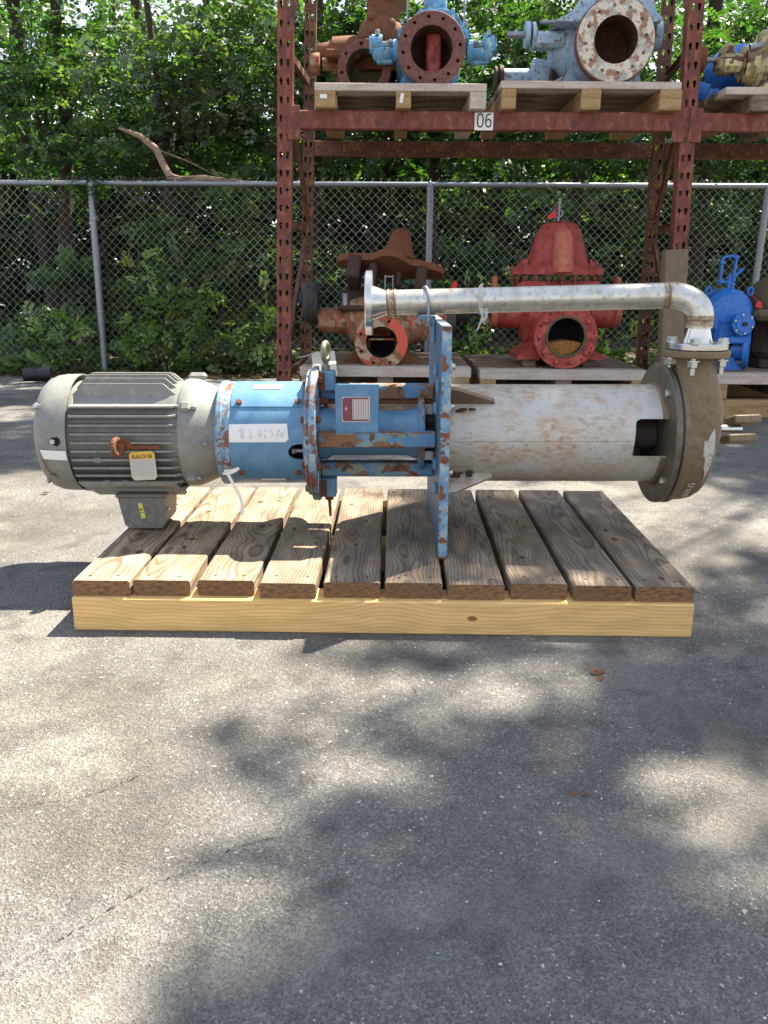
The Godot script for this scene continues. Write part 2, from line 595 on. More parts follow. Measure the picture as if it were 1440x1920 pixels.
func materials() -> void:
	var g512 := grain(512, 21, 40.0, "fbm", 5)
	var g_fine := grain(512, 23, 110.0, "fbm", 3)
	M.asphalt = make_asphalt()
	M.soil = mat(layered(512, rgb(70, 56, 42), [[71, 30.0, "cell", 1, 0.55, 0.9, rgb(112, 92, 66), 0.8], [72, 60.0, "cell", 1, 0.7, 0.95, rgb(44, 36, 28), 0.9], [73, 8.0, "fbm", 4, 0.5, 0.8, rgb(60, 66, 36), 0.5]]), 0.95, 0.0, 1.2, grain(512, 71, 30.0, "cell", 1), 2.0)
	var rust_l := [[81, 14.0, "fbm", 5, 0.35, 0.8, rgb(128, 74, 40), 0.9], [82, 34.0, "fbm", 5, 0.55, 0.8, rgb(58, 36, 26), 0.85], [83, 60.0, "fbm", 3, 0.66, 0.8, rgb(168, 112, 62), 0.7]]
	M.rust = mat(layered(512, rgb(112, 68, 44), rust_l), 0.85, 0.0, 0.35, g512, 0.25)
	M.rust_dark = mat(layered(512, rgb(62, 44, 36), [[84, 14.0, "fbm", 5, 0.45, 0.8, rgb(96, 62, 42), 0.8], [85, 50.0, "fbm", 4, 0.6, 0.8, rgb(38, 30, 28), 0.9]]), 0.8, 0.0, 0.35, g512, 0.2)
	M.rust_bore = mat(layered(512, rgb(60, 36, 26), [[86, 9.0, "fbm", 4, 0.5, 0.8, rgb(110, 62, 34), 0.8]]), 0.9, 0.0, 0.4)
	M.rust_pale = mat(layered(512, rgb(132, 88, 56), [[87, 4.0, "fbm", 5, 0.48, 0.66, rgb(176, 158, 130), 0.85], [88, 6.0, "fbm", 5, 0.54, 0.72, rgb(112, 62, 38), 0.95], [89, 4.0, "fbm", 3, 0.68, 0.74, rgb(176, 76, 50), 0.9]]), 0.8, 0.0, 0.5, g512, 0.2)
	M.rack = mat(layered(512, rgb(112, 54, 42), [[91, 9.0, "fbm", 5, 0.45, 0.75, rgb(136, 80, 58), 0.9], [92, 8.0, "fbm", 5, 0.52, 0.78, rgb(78, 46, 38), 0.8], [93, 6.0, "fbm", 5, 0.66, 0.86, rgb(164, 112, 96), 0.6], [94, 14.0, "fbm", 4, 0.64, 0.85, rgb(150, 82, 50), 0.6]]), 0.68, 0.0, 0.6, g512, 0.08)
	M.rack.uv1_scale = Vector3(1.7, 0.8, 1.7)
	M.rack_brown = mat(layered(512, rgb(98, 62, 44), [[95, 6.0, "fbm", 5, 0.45, 0.75, rgb(138, 94, 56), 0.9], [92, 22.0, "fbm", 5, 0.56, 0.72, rgb(56, 40, 34), 0.9]]), 0.75, 0.0, 0.6, g512, 0.12)
	# blue paint in three states of wear
	var blu := rgb(88, 131, 162)
	var chips := [[101, 7.0, "fbm", 5, 0.60, 0.66, rgb(120, 148, 160), 0.6], [102, 12.0, "fbm", 6, 0.70, 0.735, rgb(96, 52, 34), 1.0], [103, 50.0, "fbm", 3, 0.80, 0.84, rgb(70, 48, 40), 0.9]]
	M.blue = mat(layered(512, blu, [[104, 4.0, "fbm", 4, 0.4, 0.8, rgb(108, 150, 176), 0.7], [105, 5.0, "fbm", 5, 0.55, 0.85, rgb(70, 114, 152), 0.6]] + [chips[2]]), 0.42, 0.0, 0.4, g_fine, 0.02)
	M.blue_worn = mat(layered(512, rgb(98, 138, 168), [[104, 6.0, "fbm", 4, 0.4, 0.7, rgb(130, 164, 182), 0.8], [106, 8.0, "fbm", 6, 0.55, 0.6, rgb(184, 184, 168), 0.6], [102, 5.0, "fbm", 7, 0.60, 0.625, rgb(118, 72, 46), 1.0], [107, 14.0, "fbm", 4, 0.72, 0.78, rgb(150, 94, 54), 0.8], [109, 8.0, "fbm", 5, 0.68, 0.76, rgb(92, 58, 40), 0.8]]), 0.6, 0.0, 0.34, g512, 0.05)
	M.blue_rusty = mat(layered(512, rgb(112, 142, 156), [[108, 4.0, "fbm", 5, 0.42, 0.6, rgb(146, 142, 122), 0.8], [102, 3.5, "fbm", 7, 0.5, 0.57, rgb(128, 86, 54), 0.9], [109, 7.0, "fbm", 5, 0.62, 0.72, rgb(92, 58, 40), 0.85], [110, 4.0, "fbm", 4, 0.62, 0.68, rgb(84, 136, 178), 0.9]]), 0.7, 0.0, 0.4, g512, 0.15)
	M.blue_deep = mat(layered(512, rgb(60, 98, 130), [[104, 5.0, "fbm", 4, 0.4, 0.8, rgb(62, 108, 146), 0.8], [102, 12.0, "fbm", 6, 0.6, 0.66, rgb(84, 70, 60), 0.7]]), 0.5, 0.0, 0.4)
	M.motor = mat(layered(512, rgb(124, 125, 120), [[111, 5.0, "fbm", 5, 0.45, 0.8, rgb(141, 141, 134), 0.8], [112, 14.0, "fbm", 5, 0.66, 0.82, rgb(146, 134, 108), 0.5], [113, 60.0, "fbm", 3, 0.70, 0.78, rgb(92, 90, 80), 0.7], [114, 26.0, "fbm", 5, 0.77, 0.81, rgb(104, 66, 40), 0.8]]), 0.55, 0.0, 0.3, g_fine, 0.06)
	M.motor_box = mat(layered(512, rgb(104, 104, 98), [[111, 8.0, "fbm", 5, 0.45, 0.7, rgb(124, 122, 114), 0.8], [113, 30.0, "fbm", 4, 0.6, 0.8, rgb(84, 84, 80), 0.8]]), 0.5, 0.1, 0.2, g_fine, 0.04)
	M.motor_edge = mat(layered(512, rgb(150, 142, 112), [[115, 20.0, "fbm", 5, 0.5, 0.6, rgb(176, 158, 104), 0.8], [114, 26.0, "fbm", 5, 0.62, 0.7, rgb(120, 76, 44), 0.8]]), 0.7, 0.0, 0.2)
	M.tube_steel = mat(layered(1024, rgb(194, 186, 172), [[122, 9.0, "fbm", 6, 0.46, 0.8, rgb(186, 154, 122), 0.55], [123, 26.0, "fbm", 6, 0.50, 0.8, rgb(160, 108, 72), 0.7], [126, 2.6, "fbm", 6, 0.42, 0.62, rgb(196, 192, 184), 0.95], [124, 60.0, "fbm", 4, 0.62, 0.8, rgb(160, 148, 132), 0.4], [127, 16.0, "fbm", 5, 0.66, 0.76, rgb(166, 140, 112), 0.5]]), 0.5, 0.2, 0.7, g_fine, 0.01)
	M.tube_steel.uv1_scale = Vector3(0.9, 2.0, 2.0)
	M.tube_inside = mat(rgb(74, 66, 58), 0.8)
	M.steel = mat(layered(512, rgb(206, 204, 198), [[126, 10.0, "fbm", 5, 0.5, 0.8, rgb(184, 180, 170), 0.8]]), 0.24, 0.92, 0.4, g_fine, 0.006)
	M.pipe = mat(layered(512, rgb(206, 202, 192), [[127, 6.0, "fbm", 5, 0.5, 0.8, rgb(184, 176, 160), 0.85], [128, 14.0, "fbm", 5, 0.66, 0.8, rgb(150, 128, 104), 0.6]]), 0.34, 0.75, 0.35, g_fine, 0.01)
	M.tint = mat(layered(512, rgb(176, 160, 138), [[128, 16.0, "fbm", 5, 0.4, 0.7, rgb(128, 100, 78), 0.9]]), 0.4, 0.7, 0.2)
	M.weld = mat(layered(512, rgb(150, 132, 110), [[128, 30.0, "fbm", 5, 0.4, 0.7, rgb(112, 84, 62), 0.9]]), 0.5, 0.5, 0.12, g512, 0.06)
	M.bronze = mat(layered(512, rgb(120, 102, 74), [[131, 5.0, "fbm", 5, 0.45, 0.8, rgb(134, 116, 88), 0.8], [132, 16.0, "fbm", 5, 0.58, 0.8, rgb(98, 82, 58), 0.8], [133, 70.0, "fbm", 3, 0.7, 0.85, rgb(140, 126, 100), 0.5]]), 0.62, 0.12, 0.3, g_fine, 0.1)
	M.bronze_face = mat(layered(512, rgb(104, 96, 80), [[131, 5.0, "fbm", 5, 0.45, 0.8, rgb(122, 114, 96), 0.8], [132, 16.0, "fbm", 5, 0.58, 0.8, rgb(84, 76, 62), 0.8]]), 0.55, 0.25, 0.3, g_fine, 0.03)
	M.gasket = mat(rgb(30, 30, 34), 0.6)
	M.zinc = mat(layered(512, rgb(140, 134, 112), [[135, 12.0, "fbm", 4, 0.4, 0.7, rgb(120, 108, 84), 0.8]]), 0.5, 0.3, 0.2)
	M.galv = mat(layered(512, rgb(140, 144, 148), [[135, 12.0, "fbm", 4, 0.4, 0.7, rgb(120, 123, 126), 0.8]]), 0.42, 0.6, 0.3)
	M.wire = mat(rgb(176, 178, 174), 0.5, 0.3)
	M.bolt = mat(rgb(196, 196, 190), 0.3, 0.85)
	M.redpaint = mat(layered(512, rgb(156, 52, 46), [[141, 4.0, "fbm", 5, 0.42, 0.75, rgb(180, 84, 72), 0.85], [142, 7.0, "fbm", 6, 0.56, 0.75, rgb(112, 42, 36), 0.8], [143, 9.0, "fbm", 5, 0.7, 0.8, rgb(150, 96, 70), 0.7]]), 0.6, 0.0, 0.5, g512, 0.08)
	M.red_faded = mat(layered(512, rgb(176, 96, 74), [[141, 8.0, "fbm", 5, 0.45, 0.7, rgb(190, 120, 92), 0.8], [143, 9.0, "fbm", 5, 0.6, 0.8, rgb(150, 62, 50), 0.8]]), 0.7, 0.0, 0.4)
	M.orange_red = mat(layered(512, rgb(206, 84, 60), [[141, 8.0, "fbm", 5, 0.55, 0.7, rgb(190, 100, 74), 0.6]]), 0.6, 0.0, 0.4)
	M.sky_blue = mat(layered(512, rgb(92, 152, 188), [[104, 6.0, "fbm", 5, 0.45, 0.75, rgb(60, 126, 172), 0.85], [151, 9.0, "fbm", 5, 0.6, 0.75, rgb(176, 190, 184), 0.8], [152, 13.0, "fbm", 6, 0.68, 0.74, rgb(112, 80, 56), 0.9]]), 0.6, 0.0, 0.45, g512, 0.06)
	M.grey_blue = mat(layered(512, rgb(150, 172, 190), [[153, 6.0, "fbm", 5, 0.45, 0.75, rgb(170, 186, 198), 0.85], [152, 13.0, "fbm", 6, 0.66, 0.72, rgb(120, 92, 70), 0.9]]), 0.6, 0.0, 0.5, g512, 0.06)
	M.pale_worn = mat(layered(512, rgb(206, 196, 178), [[155, 4.0, "fbm", 5, 0.5, 0.68, rgb(160, 156, 148), 0.8], [154, 5.0, "fbm", 5, 0.60, 0.74, rgb(140, 98, 72), 0.85], [157, 16.0, "fbm", 5, 0.7, 0.8, rgb(120, 84, 66), 0.7]]), 0.7, 0.0, 0.4, g512, 0.1)
	M.plum_rust = mat(layered(512, rgb(104, 62, 54), [[156, 10.0, "fbm", 5, 0.4, 0.7, rgb(124, 82, 70), 0.8], [157, 30.0, "fbm", 4, 0.6, 0.8, rgb(80, 52, 46), 0.8]]), 0.75, 0.0, 0.35, g512, 0.08)
	M.royal = mat(layered(512, rgb(40, 112, 192), [[104, 6.0, "fbm", 5, 0.45, 0.75, rgb(46, 122, 208), 0.7], [105, 12.0, "fbm", 5, 0.6, 0.8, rgb(22, 78, 156), 0.7]]), 0.4, 0.0, 0.4)
	M.yellow_flake = mat(layered(512, rgb(206, 192, 138), [[158, 3.5, "fbm", 5, 0.5, 0.54, rgb(92, 58, 48), 1.0], [159, 10.0, "fbm", 5, 0.70, 0.76, rgb(130, 90, 60), 0.8]]), 0.7, 0.0, 0.4, g512, 0.15)
	M.olive = mat(layered(512, rgb(92, 84, 58), [[161, 8.0, "fbm", 5, 0.5, 0.75, rgb(112, 88, 62), 0.9], [162, 24.0, "fbm", 4, 0.6, 0.8, rgb(62, 54, 44), 0.9]]), 0.8, 0.0, 0.4, g512, 0.1)
	M.black_iron = mat(layered(512, rgb(52, 48, 48), [[162, 14.0, "fbm", 5, 0.5, 0.75, rgb(78, 66, 60), 0.9]]), 0.6, 0.1, 0.3, g512, 0.1)
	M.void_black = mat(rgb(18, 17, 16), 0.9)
	M.debris = mat(layered(512, rgb(150, 98, 40), [[71, 60.0, "cell", 1, 0.5, 0.9, rgb(90, 62, 34), 0.9], [72, 90.0, "cell", 1, 0.75, 0.95, rgb(196, 140, 70), 0.9]]), 0.95, 0.0, 0.3)
	var wl := [[171, 5.0, "fbm", 4, 0.4, 0.75, rgb(154, 134, 116), 0.8], [172, 40.0, "fbm", 3, 0.6, 0.85, rgb(92, 76, 62), 0.6]]
	M.old_wood = stretched(layered(512, rgb(192, 178, 164), [[171, 5.0, "fbm", 4, 0.4, 0.75, rgb(176, 158, 142), 0.8], [172, 40.0, "fbm", 3, 0.6, 0.85, rgb(116, 98, 84), 0.5]]), 0.45, 0.06, g_fine)
	M.pallet_tan = stretched(layered(512, rgb(166, 136, 94), [[173, 5.0, "fbm", 4, 0.4, 0.75, rgb(140, 108, 68), 0.8], [172, 40.0, "fbm", 3, 0.6, 0.85, rgb(110, 80, 48), 0.5]]), 0.4, 0.06, g_fine)
	M.pallet_dark = stretched(layered(512, rgb(104, 84, 64), wl), 0.45, 0.06, g_fine)
	M.post_wood = mat(layered(512, rgb(122, 108, 88), [[171, 5.0, "fbm", 4, 0.4, 0.75, rgb(138, 118, 92), 0.8], [172, 40.0, "fbm", 4, 0.55, 0.85, rgb(78, 66, 52), 0.8]]), 0.85, 0.0, 0.3, g_fine, 0.1)
	M.post_wood.uv1_scale = Vector3(9.0, 1.3, 9.0)
	M.paper = mat(rgb(226, 224, 218), 0.75)
	M.ink = mat(rgb(150, 150, 152), 0.8)
	M.black_ink = mat(rgb(24, 24, 26), 0.7)
	M.yellow = mat(rgb(206, 166, 66), 0.6)
	M.sticker = mat(rgb(206, 204, 92), 0.6)
	M.tag_grey = mat(rgb(182, 180, 172), 0.35, 0.5)
	M.maroon = mat(rgb(128, 62, 78), 0.5, 0.1)
	M.plate_silver = mat(rgb(196, 192, 186), 0.4, 0.5)
	M.chalk = mat(rgb(206, 200, 186), 0.9)
	M.plastic = mat(rgb(222, 218, 208), 0.5)
	M.red_tag = mat(rgb(206, 34, 40), 0.5)
	M.pot = mat(rgb(22, 22, 26), 0.5)
	M.dry_leaf = mat(rgb(116, 72, 48), 0.8)
	M.dry_leaf.backlight_enabled = true
	M.dry_leaf.backlight = Color(0.4, 0.3, 0.2)
	M.bark = mat(layered(512, rgb(64, 54, 43), [[181, 12.0, "fbm", 5, 0.45, 0.7, rgb(44, 37, 31), 0.9], [182, 30.0, "fbm", 4, 0.6, 0.8, rgb(92, 82, 70), 0.6]]), 0.95, 0.0, 0.5, g512, 1.0)
	M.bark.uv1_scale = Vector3(4.0, 1.2, 4.0)
	M.bare_limb = mat(layered(512, rgb(150, 126, 104), [[181, 12.0, "fbm", 5, 0.45, 0.75, rgb(112, 88, 70), 0.9]]), 0.9, 0.0, 0.3, g512, 0.3)
	M.chip = mat(layered(512, rgb(186, 180, 166), [[183, 14.0, "fbm", 5, 0.62, 0.70, rgb(120, 114, 104), 0.8], [184, 60.0, "fbm", 4, 0.6, 0.7, rgb(214, 210, 200), 0.9]]), 0.8, 0.0, 0.2, g512, 0.1)
	M.leaf = mat(Color(1, 1, 1), 0.36)
	M.leaf.vertex_color_use_as_albedo = true
	M.leaf.backlight_enabled = true
	M.leaf.backlight = Color(0.80, 1.0, 0.42)
	M.sunwood = stretched(layered(512, rgb(206, 194, 176), [[171, 5.0, "fbm", 4, 0.4, 0.75, rgb(190, 174, 152), 0.8]]), 0.5, 0.06, g_fine)

func stretched(t: ImageTexture, along: float, across: float, g: Texture2D) -> StandardMaterial3D:
	var m := mat(t, 0.82, 0.0, 1.0, g, 0.06)
	m.uv1_scale = Vector3(1.0 / (along * 3), 1.0 / (across * 5), 1.0 / (along * 1.0))
	return m

# ------------------------------------------------------------------ ground
func setting() -> void:
	var g := MB.new()
	g.face([Vector3(-150, -0.03, 150), Vector3(150, -0.03, 150), Vector3(150, -0.03, -150), Vector3(-150, -0.03, -150)], Vector3.UP)
	tag(part(self, "ground", g, M.soil), "brown soil of the woodland floor behind the fence", "ground", "", "structure")
	# asphalt: one sheet, its edge by the fence ragged
	var S := 2.0
	var a := MB.new()
	var uv2 := PackedVector2Array()
	var rows := [30.0, 6.0, 0.0, -3.0, -6.0, -7.3]
	var nx := 60
	var grid := []
	var rg := RandomNumberGenerator.new()
	rg.seed = 4
	for r in rows.size():
		var row := []
		for k in nx + 1:
			var x: float = -15.0 + 30.0 * k / nx
			var z: float = rows[r]
			if r == rows.size() - 1: z += rg.randf_range(-0.12, 0.12)
			row.append(a.vert(Vector3(x, 0, z), Vector3.UP, Vector2(x, z).rotated(0.35) / S))
			uv2.append(Vector2(x, z).rotated(-0.2) / 6.3)
		if r:
			for k in nx: a.quad(grid[k], grid[k + 1], row[k + 1], row[k])
		grid = row
	var arr := a.arrays()
	arr[Mesh.ARRAY_TEX_UV2] = uv2
	var am := ArrayMesh.new()
	am.add_surface_from_arrays(Mesh.PRIMITIVE_TRIANGLES, arr)
	am.surface_set_material(0, M.asphalt)
	var yard := part_mesh(self, "asphalt_yard", am)
	tag(yard, "worn grey asphalt yard dappled with tree shade", "ground", "", "structure")
	# cracks: thin broken lines
	var cr := MB.new()
	var lines := [[Vector2(-0.49, -0.855), Vector2(-0.42, -0.93), Vector2(-0.37, -0.99), Vector2(-0.34, -1.022), Vector2(-0.29, -1.05), Vector2(-0.23, -1.106), Vector2(-0.17, -1.13)], [Vector2(-0.62, -1.2), Vector2(-0.5, -1.24), Vector2(-0.43, -1.3)], [Vector2(0.02, -1.72), Vector2(0.06, -1.66), Vector2(0.075, -1.6)], [Vector2(-0.6, -0.98), Vector2(-0.53, -1.02)]]
	for l in lines:
		for k in l.size() - 1:
			var steps := 10
			for s in steps:
				if rg.randf() < 0.22: continue
				var p: Vector2 = l[k].lerp(l[k + 1], float(s) / steps) + Vector2(rg.randf_range(-0.002, 0.002), rg.randf_range(-0.003, 0.003))
				var q: Vector2 = l[k].lerp(l[k + 1], float(s + 1) / steps) + Vector2(rg.randf_range(-0.002, 0.002), rg.randf_range(-0.003, 0.003))
				var o := (q - p).normalized().orthogonal() * rg.randf_range(0.0002, 0.0009)
				cr.face([Vector3(p.x - o.x, 0.002, p.y - o.y), Vector3(q.x - o.x, 0.002, q.y - o.y), Vector3(q.x + o.x, 0.002, q.y + o.y), Vector3(p.x + o.x, 0.002, p.y + o.y)], Vector3.UP)
	tag(part(yard, "crack", cr, M.void_black), "", "", "", "stuff")
	# loose stone chips lying on the asphalt
	var mm := MultiMesh.new()
	mm.transform_format = MultiMesh.TRANSFORM_3D
	mm.use_colors = true
	var st := MB.new()
	st.sphere(Vector3.ZERO, Vector3(1, 0.5, 0.75), 8)
	var sm := mat(Color(1, 1, 1), 0.8)
	sm.vertex_color_use_as_albedo = true
	mm.mesh = mesh_of([[st, sm]])
	mm.instance_count = 2200
	for k in 2200:
		var z := -0.7 - pow(rg.randf(), 1.6) * 5.0
		var x := rg.randf_range(-1, 1) * (0.35 - z * 0.55)
		var r := lerpf(0.0006, 0.0026, pow(rg.randf(), 2.2)) * (1.6 if rg.randf() < 0.02 else 1.0)
		mm.set_instance_transform(k, Transform3D(Basis(Vector3.UP, rg.randf() * TAU) * Basis.from_scale(Vector3(r, r, r)), Vector3(x, 0.0005, z)))
		var b := rg.randf_range(0.2, 0.66)
		mm.set_instance_color(k, Color(b, b * 0.95, b * rg.randf_range(0.8, 0.95)))
	var mi := MultiMeshInstance3D.new()
	mi.name = "loose_gravel"
	mi.multimesh = mm
	add_child(mi)
	tag(mi, "pale stone chips scattered over the asphalt", "gravel", "", "stuff")

# ------------------------------------------------------------------ trees, shrubs, vines
func leaf_into(b: MB, base: Vector3, dir: Vector3, up: Vector3, L: float, W: float) -> void:
	var side := dir.cross(up).normalized()
	var nn := side.cross(dir).normalized()
	var p := [base, base + dir * L * 0.25 + side * W * 0.40 + nn * L * 0.05, base + dir * L * 0.6 + side * W * 0.44 + nn * L * 0.03, base + dir * L - nn * L * 0.12, base + dir * L * 0.6 - side * W * 0.44 + nn * L * 0.03, base + dir * L * 0.25 - side * W * 0.40 + nn * L * 0.05, base + dir * L * 0.5 - nn * L * 0.03]
	var k := []
	for q in p: k.append(b.vert(q, nn))
	b.tri(k[0], k[1], k[6]); b.tri(k[1], k[2], k[6]); b.tri(k[2], k[3], k[6]); b.tri(k[3], k[4], k[6]); b.tri(k[4], k[5], k[6]); b.tri(k[5], k[0], k[6])
func sprig(sd: int, leaves: int, L: float, W: float, reach: float, flatness: float) -> ArrayMesh:
	var rg := RandomNumberGenerator.new()
	rg.seed = sd
	var b := MB.new()
	for k in leaves:
		var t := (k + 1.0) / leaves
		var a := (1.0 if k % 2 else -1.0) * rg.randf_range(0.5, 1.1) * (1.0 if k < leaves - 1 else 0.1)
		var dir := Vector3(cos(a), rg.randf_range(-0.5, 0.25) * (1.0 - flatness) * 2.0, sin(a)).normalized()
		var up := Vector3(rg.randf_range(-0.4, 0.4), 1, rg.randf_range(-0.4, 0.4)).normalized()
		var base := Vector3(t * reach, -t * t * reach * 0.25 + rg.randf_range(-0.015, 0.015), 0) + Vector3(cos(a), 0, sin(a)) * L * 0.15
		leaf_into(b, base, dir, up, L * rg.randf_range(0.75, 1.15), W * rg.randf_range(0.8, 1.1))
	return mesh_of([[b, M.leaf]])
var sprigs := []
func foliage(parent: Node, called: String, spots: Array, kind: int, tint: Color, vary: float, sd: int, size := 1.0, tilt := 0.7) -> void:
	var rg := RandomNumberGenerator.new()
	rg.seed = sd
	var mm := MultiMesh.new()
	mm.transform_format = MultiMesh.TRANSFORM_3D
	mm.use_colors = true
	mm.mesh = sprigs[kind]
	mm.instance_count = spots.size()
	for k in spots.size():
		var s := size * rg.randf_range(0.75, 1.25)
		var bs := Basis(Vector3(rg.randf_range(-1, 1), 0, rg.randf_range(-1, 1)).normalized(), rg.randfn(0.0, tilt)) * Basis(Vector3.UP, rg.randf() * TAU) * Basis.from_scale(Vector3(s, s, s))
		mm.set_instance_transform(k, Transform3D(bs, spots[k]))
		var w := 1.0 + rg.randf_range(-vary, vary)
		mm.set_instance_color(k, Color(tint.r * w * rg.randf_range(0.85, 1.25), tint.g * w, tint.b * w * rg.randf_range(0.8, 1.2)))
	var o := MultiMeshInstance3D.new()
	o.name = called
	o.multimesh = mm
	parent.add_child(o, true)
	o.set_meta("kind", "stuff")
func limb(b: MB, rg: RandomNumberGenerator, from: Vector3, to: Vector3, r0: float, r1: float, bend := 0.12) -> void:
	var pts := []
	var rad := []
	var n := 7
	var L := from.distance_to(to)
	var off := Vector3(rg.randf_range(-1, 1), rg.randf_range(-0.5, 0.5), rg.randf_range(-1, 1)) * L * bend
	for k in n + 1:
		var t := float(k) / n
		pts.append(from.lerp(to, t) + off * sin(PI * t) + Vector3(rg.randf_range(-1, 1), 0, rg.randf_range(-1, 1)) * r0 * 0.35)
		rad.append(lerpf(r0, r1, t))
	b.tube(pts, rad, 8)
# clumps: leaf masses in an ellipsoid, spread unevenly
func clumps(rg: RandomNumberGenerator, c: Vector3, r: Vector3, n: int, each: int, spread: float, low := -99.0) -> Array:
	var out := []
	for k in n:
		var d := Vector3(rg.randfn(), rg.randfn(), rg.randfn()).normalized() * pow(rg.randf(), 0.4)
		var m := c + d * r
		var e := int(each * rg.randf_range(0.5, 1.5))
		for j in e:
			var p := m + Vector3(rg.randfn(), rg.randfn() * 0.55, rg.randfn()) * spread
			if p.y > low: out.append(p)
	return out
func tree(at: Vector3, hgt: float, r0: float, lean: Vector2, crowns: Array, kind: int, tint: Color, size: float, sd: int, label: String, category := "tree", called := "woodland_tree") -> void:
	var rg := RandomNumberGenerator.new()
	rg.seed = sd
	var t := thing(called, at, label, category, "trees behind the fence")
	var b := MB.new()
	var top := Vector3(lean.x, hgt, lean.y)
	limb(b, rg, Vector3(0, -0.05, 0), top, r0 * 0.6, r0 * 0.2, 0.05)
	var spots := []
	for c in crowns:
		var cen: Vector3 = c[0]
		var f := clampf((cen.y - 0.6) / hgt, 0.15, 0.9)
		limb(b, rg, top * f, cen, r0 * 0.4 * (1.0 - f * 0.5), 0.012, 0.15)
		var cl := clumps(rg, cen, c[1], c[2], c[3], c[4], 0.05)
		for k in 5:
			if cl.size(): limb(b, rg, top * f * 0.6 + cen * 0.4, cl[rg.randi() % cl.size()], 0.02, 0.006, 0.1)
		spots.append_array(cl)
	part(t, "trunk", b, M.bark)
	foliage(t, "crown", spots, kind, tint, 0.45, sd + 7, size)

func woodland() -> void:
	sprigs = [sprig(1, 10, 0.058, 0.040, 0.20, 0.5), sprig(2, 9, 0.05, 0.040, 0.15, 0.5), sprig(3, 12, 0.078, 0.052, 0.28, 0.6), sprig(4, 7, 0.11, 0.09, 0.16, 0.4)]
	var mid := Color(0.105, 0.165, 0.076)
	var deep := Color(0.08, 0.135, 0.06)
	var grey := Color(0.145, 0.185, 0.125)
	var lime := Color(0.14, 0.205, 0.074)
	# [place, height, trunk radius, lean, crowns [[centre, radii, clumps, sprigs each, spread]], leaf, tint, size]
	var T := [
		[Vector3(-3.6, 0, -9.6), 9.0, 0.16, Vector2(0.3, 0.4), [[Vector3(0, 2.6, 0.3), Vector3(1.5, 1.1, 0.8), 26, 44, 0.22], [Vector3(0.4, 5.5, 0.2), Vector3(1.9, 2.0, 1.5), 7, 20, 0.38]], 0, deep, 1.0, "trees: dark leafy tree at the left edge of the woodland"],
		[Vector3(-2.1, 0, -9.0), 7.5, 0.07, Vector2(-0.5, 0.5), [[Vector3(0.1, 2.5, 0.1), Vector3(1.2, 1.15, 0.6), 30, 44, 0.2], [Vector3(0, 5.2, 0.2), Vector3(1.4, 1.8, 1.2), 6, 18, 0.38]], 1, grey, 1.1, "grey-green small-leaved tree above the fallen bare limb"],
		[Vector3(-0.9, 0, -9.8), 9.0, 0.10, Vector2(0.2, 0.3), [[Vector3(0, 2.9, 0.2), Vector3(1.2, 1.1, 0.8), 26, 44, 0.24], [Vector3(0, 5.8, 0.3), Vector3(1.6, 2.2, 1.4), 6, 20, 0.4]], 0, mid, 1.05, "green tree rising just left of the rack"],
		[Vector3(0.5, 0, -10.4), 9.5, 0.13, Vector2(0.2, 0.5), [[Vector3(0, 2.8, 0.4), Vector3(1.4, 1.3, 0.9), 28, 40, 0.24], [Vector3(0, 6.0, 0.6), Vector3(1.8, 2.2, 1.6), 6, 20, 0.4]], 2, deep, 0.9, "dark broad-leaved tree behind the left pallet of the upper shelf"],
		[Vector3(2.0, 0, -9.4), 9.0, 0.12, Vector2(-0.2, 0.4), [[Vector3(0, 2.7, 0.2), Vector3(1.3, 1.3, 0.8), 28, 44, 0.22], [Vector3(0, 5.8, 0.6), Vector3(1.8, 2.2, 1.6), 6, 20, 0.4]], 0, mid, 1.0, "leafy tree behind the grey-blue pump of the upper shelf"],
		[Vector3(3.6, 0, -10.0), 9.5, 0.16, Vector2(-0.3, 0.6), [[Vector3(0, 2.8, 0.3), Vector3(1.5, 1.4, 0.9), 28, 44, 0.24], [Vector3(0, 6.0, 0.6), Vector3(2.0, 2.2, 1.7), 7, 20, 0.4]], 0, deep, 1.05, "dark tree at the right edge of the woodland"],
		[Vector3(-4.8, 0, -12.4), 10.0, 0.2, Vector2(0.2, 0.2), [[Vector3(0, 3.2, 0), Vector3(1.9, 1.9, 1.0), 26, 26, 0.3], [Vector3(0, 7.0, 0), Vector3(2.2, 2.4, 1.8), 6, 18, 0.46]], 2, mid, 1.1, "tall far tree glimpsed at the upper left corner"],
		[Vector3(-2.6, 0, -12.0), 10.0, 0.17, Vector2(-0.2, 0.2), [[Vector3(0, 3.0, 0), Vector3(1.7, 1.8, 1.0), 26, 26, 0.28], [Vector3(0, 7.0, 0), Vector3(2.2, 2.4, 1.8), 6, 18, 0.46]], 2, lime, 1.0, "lime green far tree behind the grey-green small-leaved one"],
		[Vector3(-0.4, 0, -12.6), 10.0, 0.2, Vector2(0.2, -0.2), [[Vector3(0, 3.2, 0), Vector3(1.8, 1.9, 1.0), 26, 26, 0.28], [Vector3(0, 7.0, 0), Vector3(2.2, 2.4, 1.8), 6, 18, 0.46]], 2, mid, 1.1, "far tree behind the left end of the rack"],
		[Vector3(1.6, 0, -12.2), 10.0, 0.16, Vector2(-0.2, 0.1), [[Vector3(0, 3.1, 0), Vector3(1.8, 1.9, 1.0), 26, 26, 0.28], [Vector3(0, 7.0, 0), Vector3(2.2, 2.4, 1.8), 6, 18, 0.46]], 2, lime, 1.0, "lime green far tree behind the middle of the rack"],
		[Vector3(4.2, 0, -12.8), 10.0, 0.2, Vector2(-0.2, 0.1), [[Vector3(0, 3.2, 0), Vector3(2.1, 2.0, 1.0), 28, 26, 0.3], [Vector3(0, 7.0, 0), Vector3(2.2, 2.4, 1.8), 6, 18, 0.46]], 2, mid, 1.1, "far tree glimpsed past the right upright of the rack"],
	]
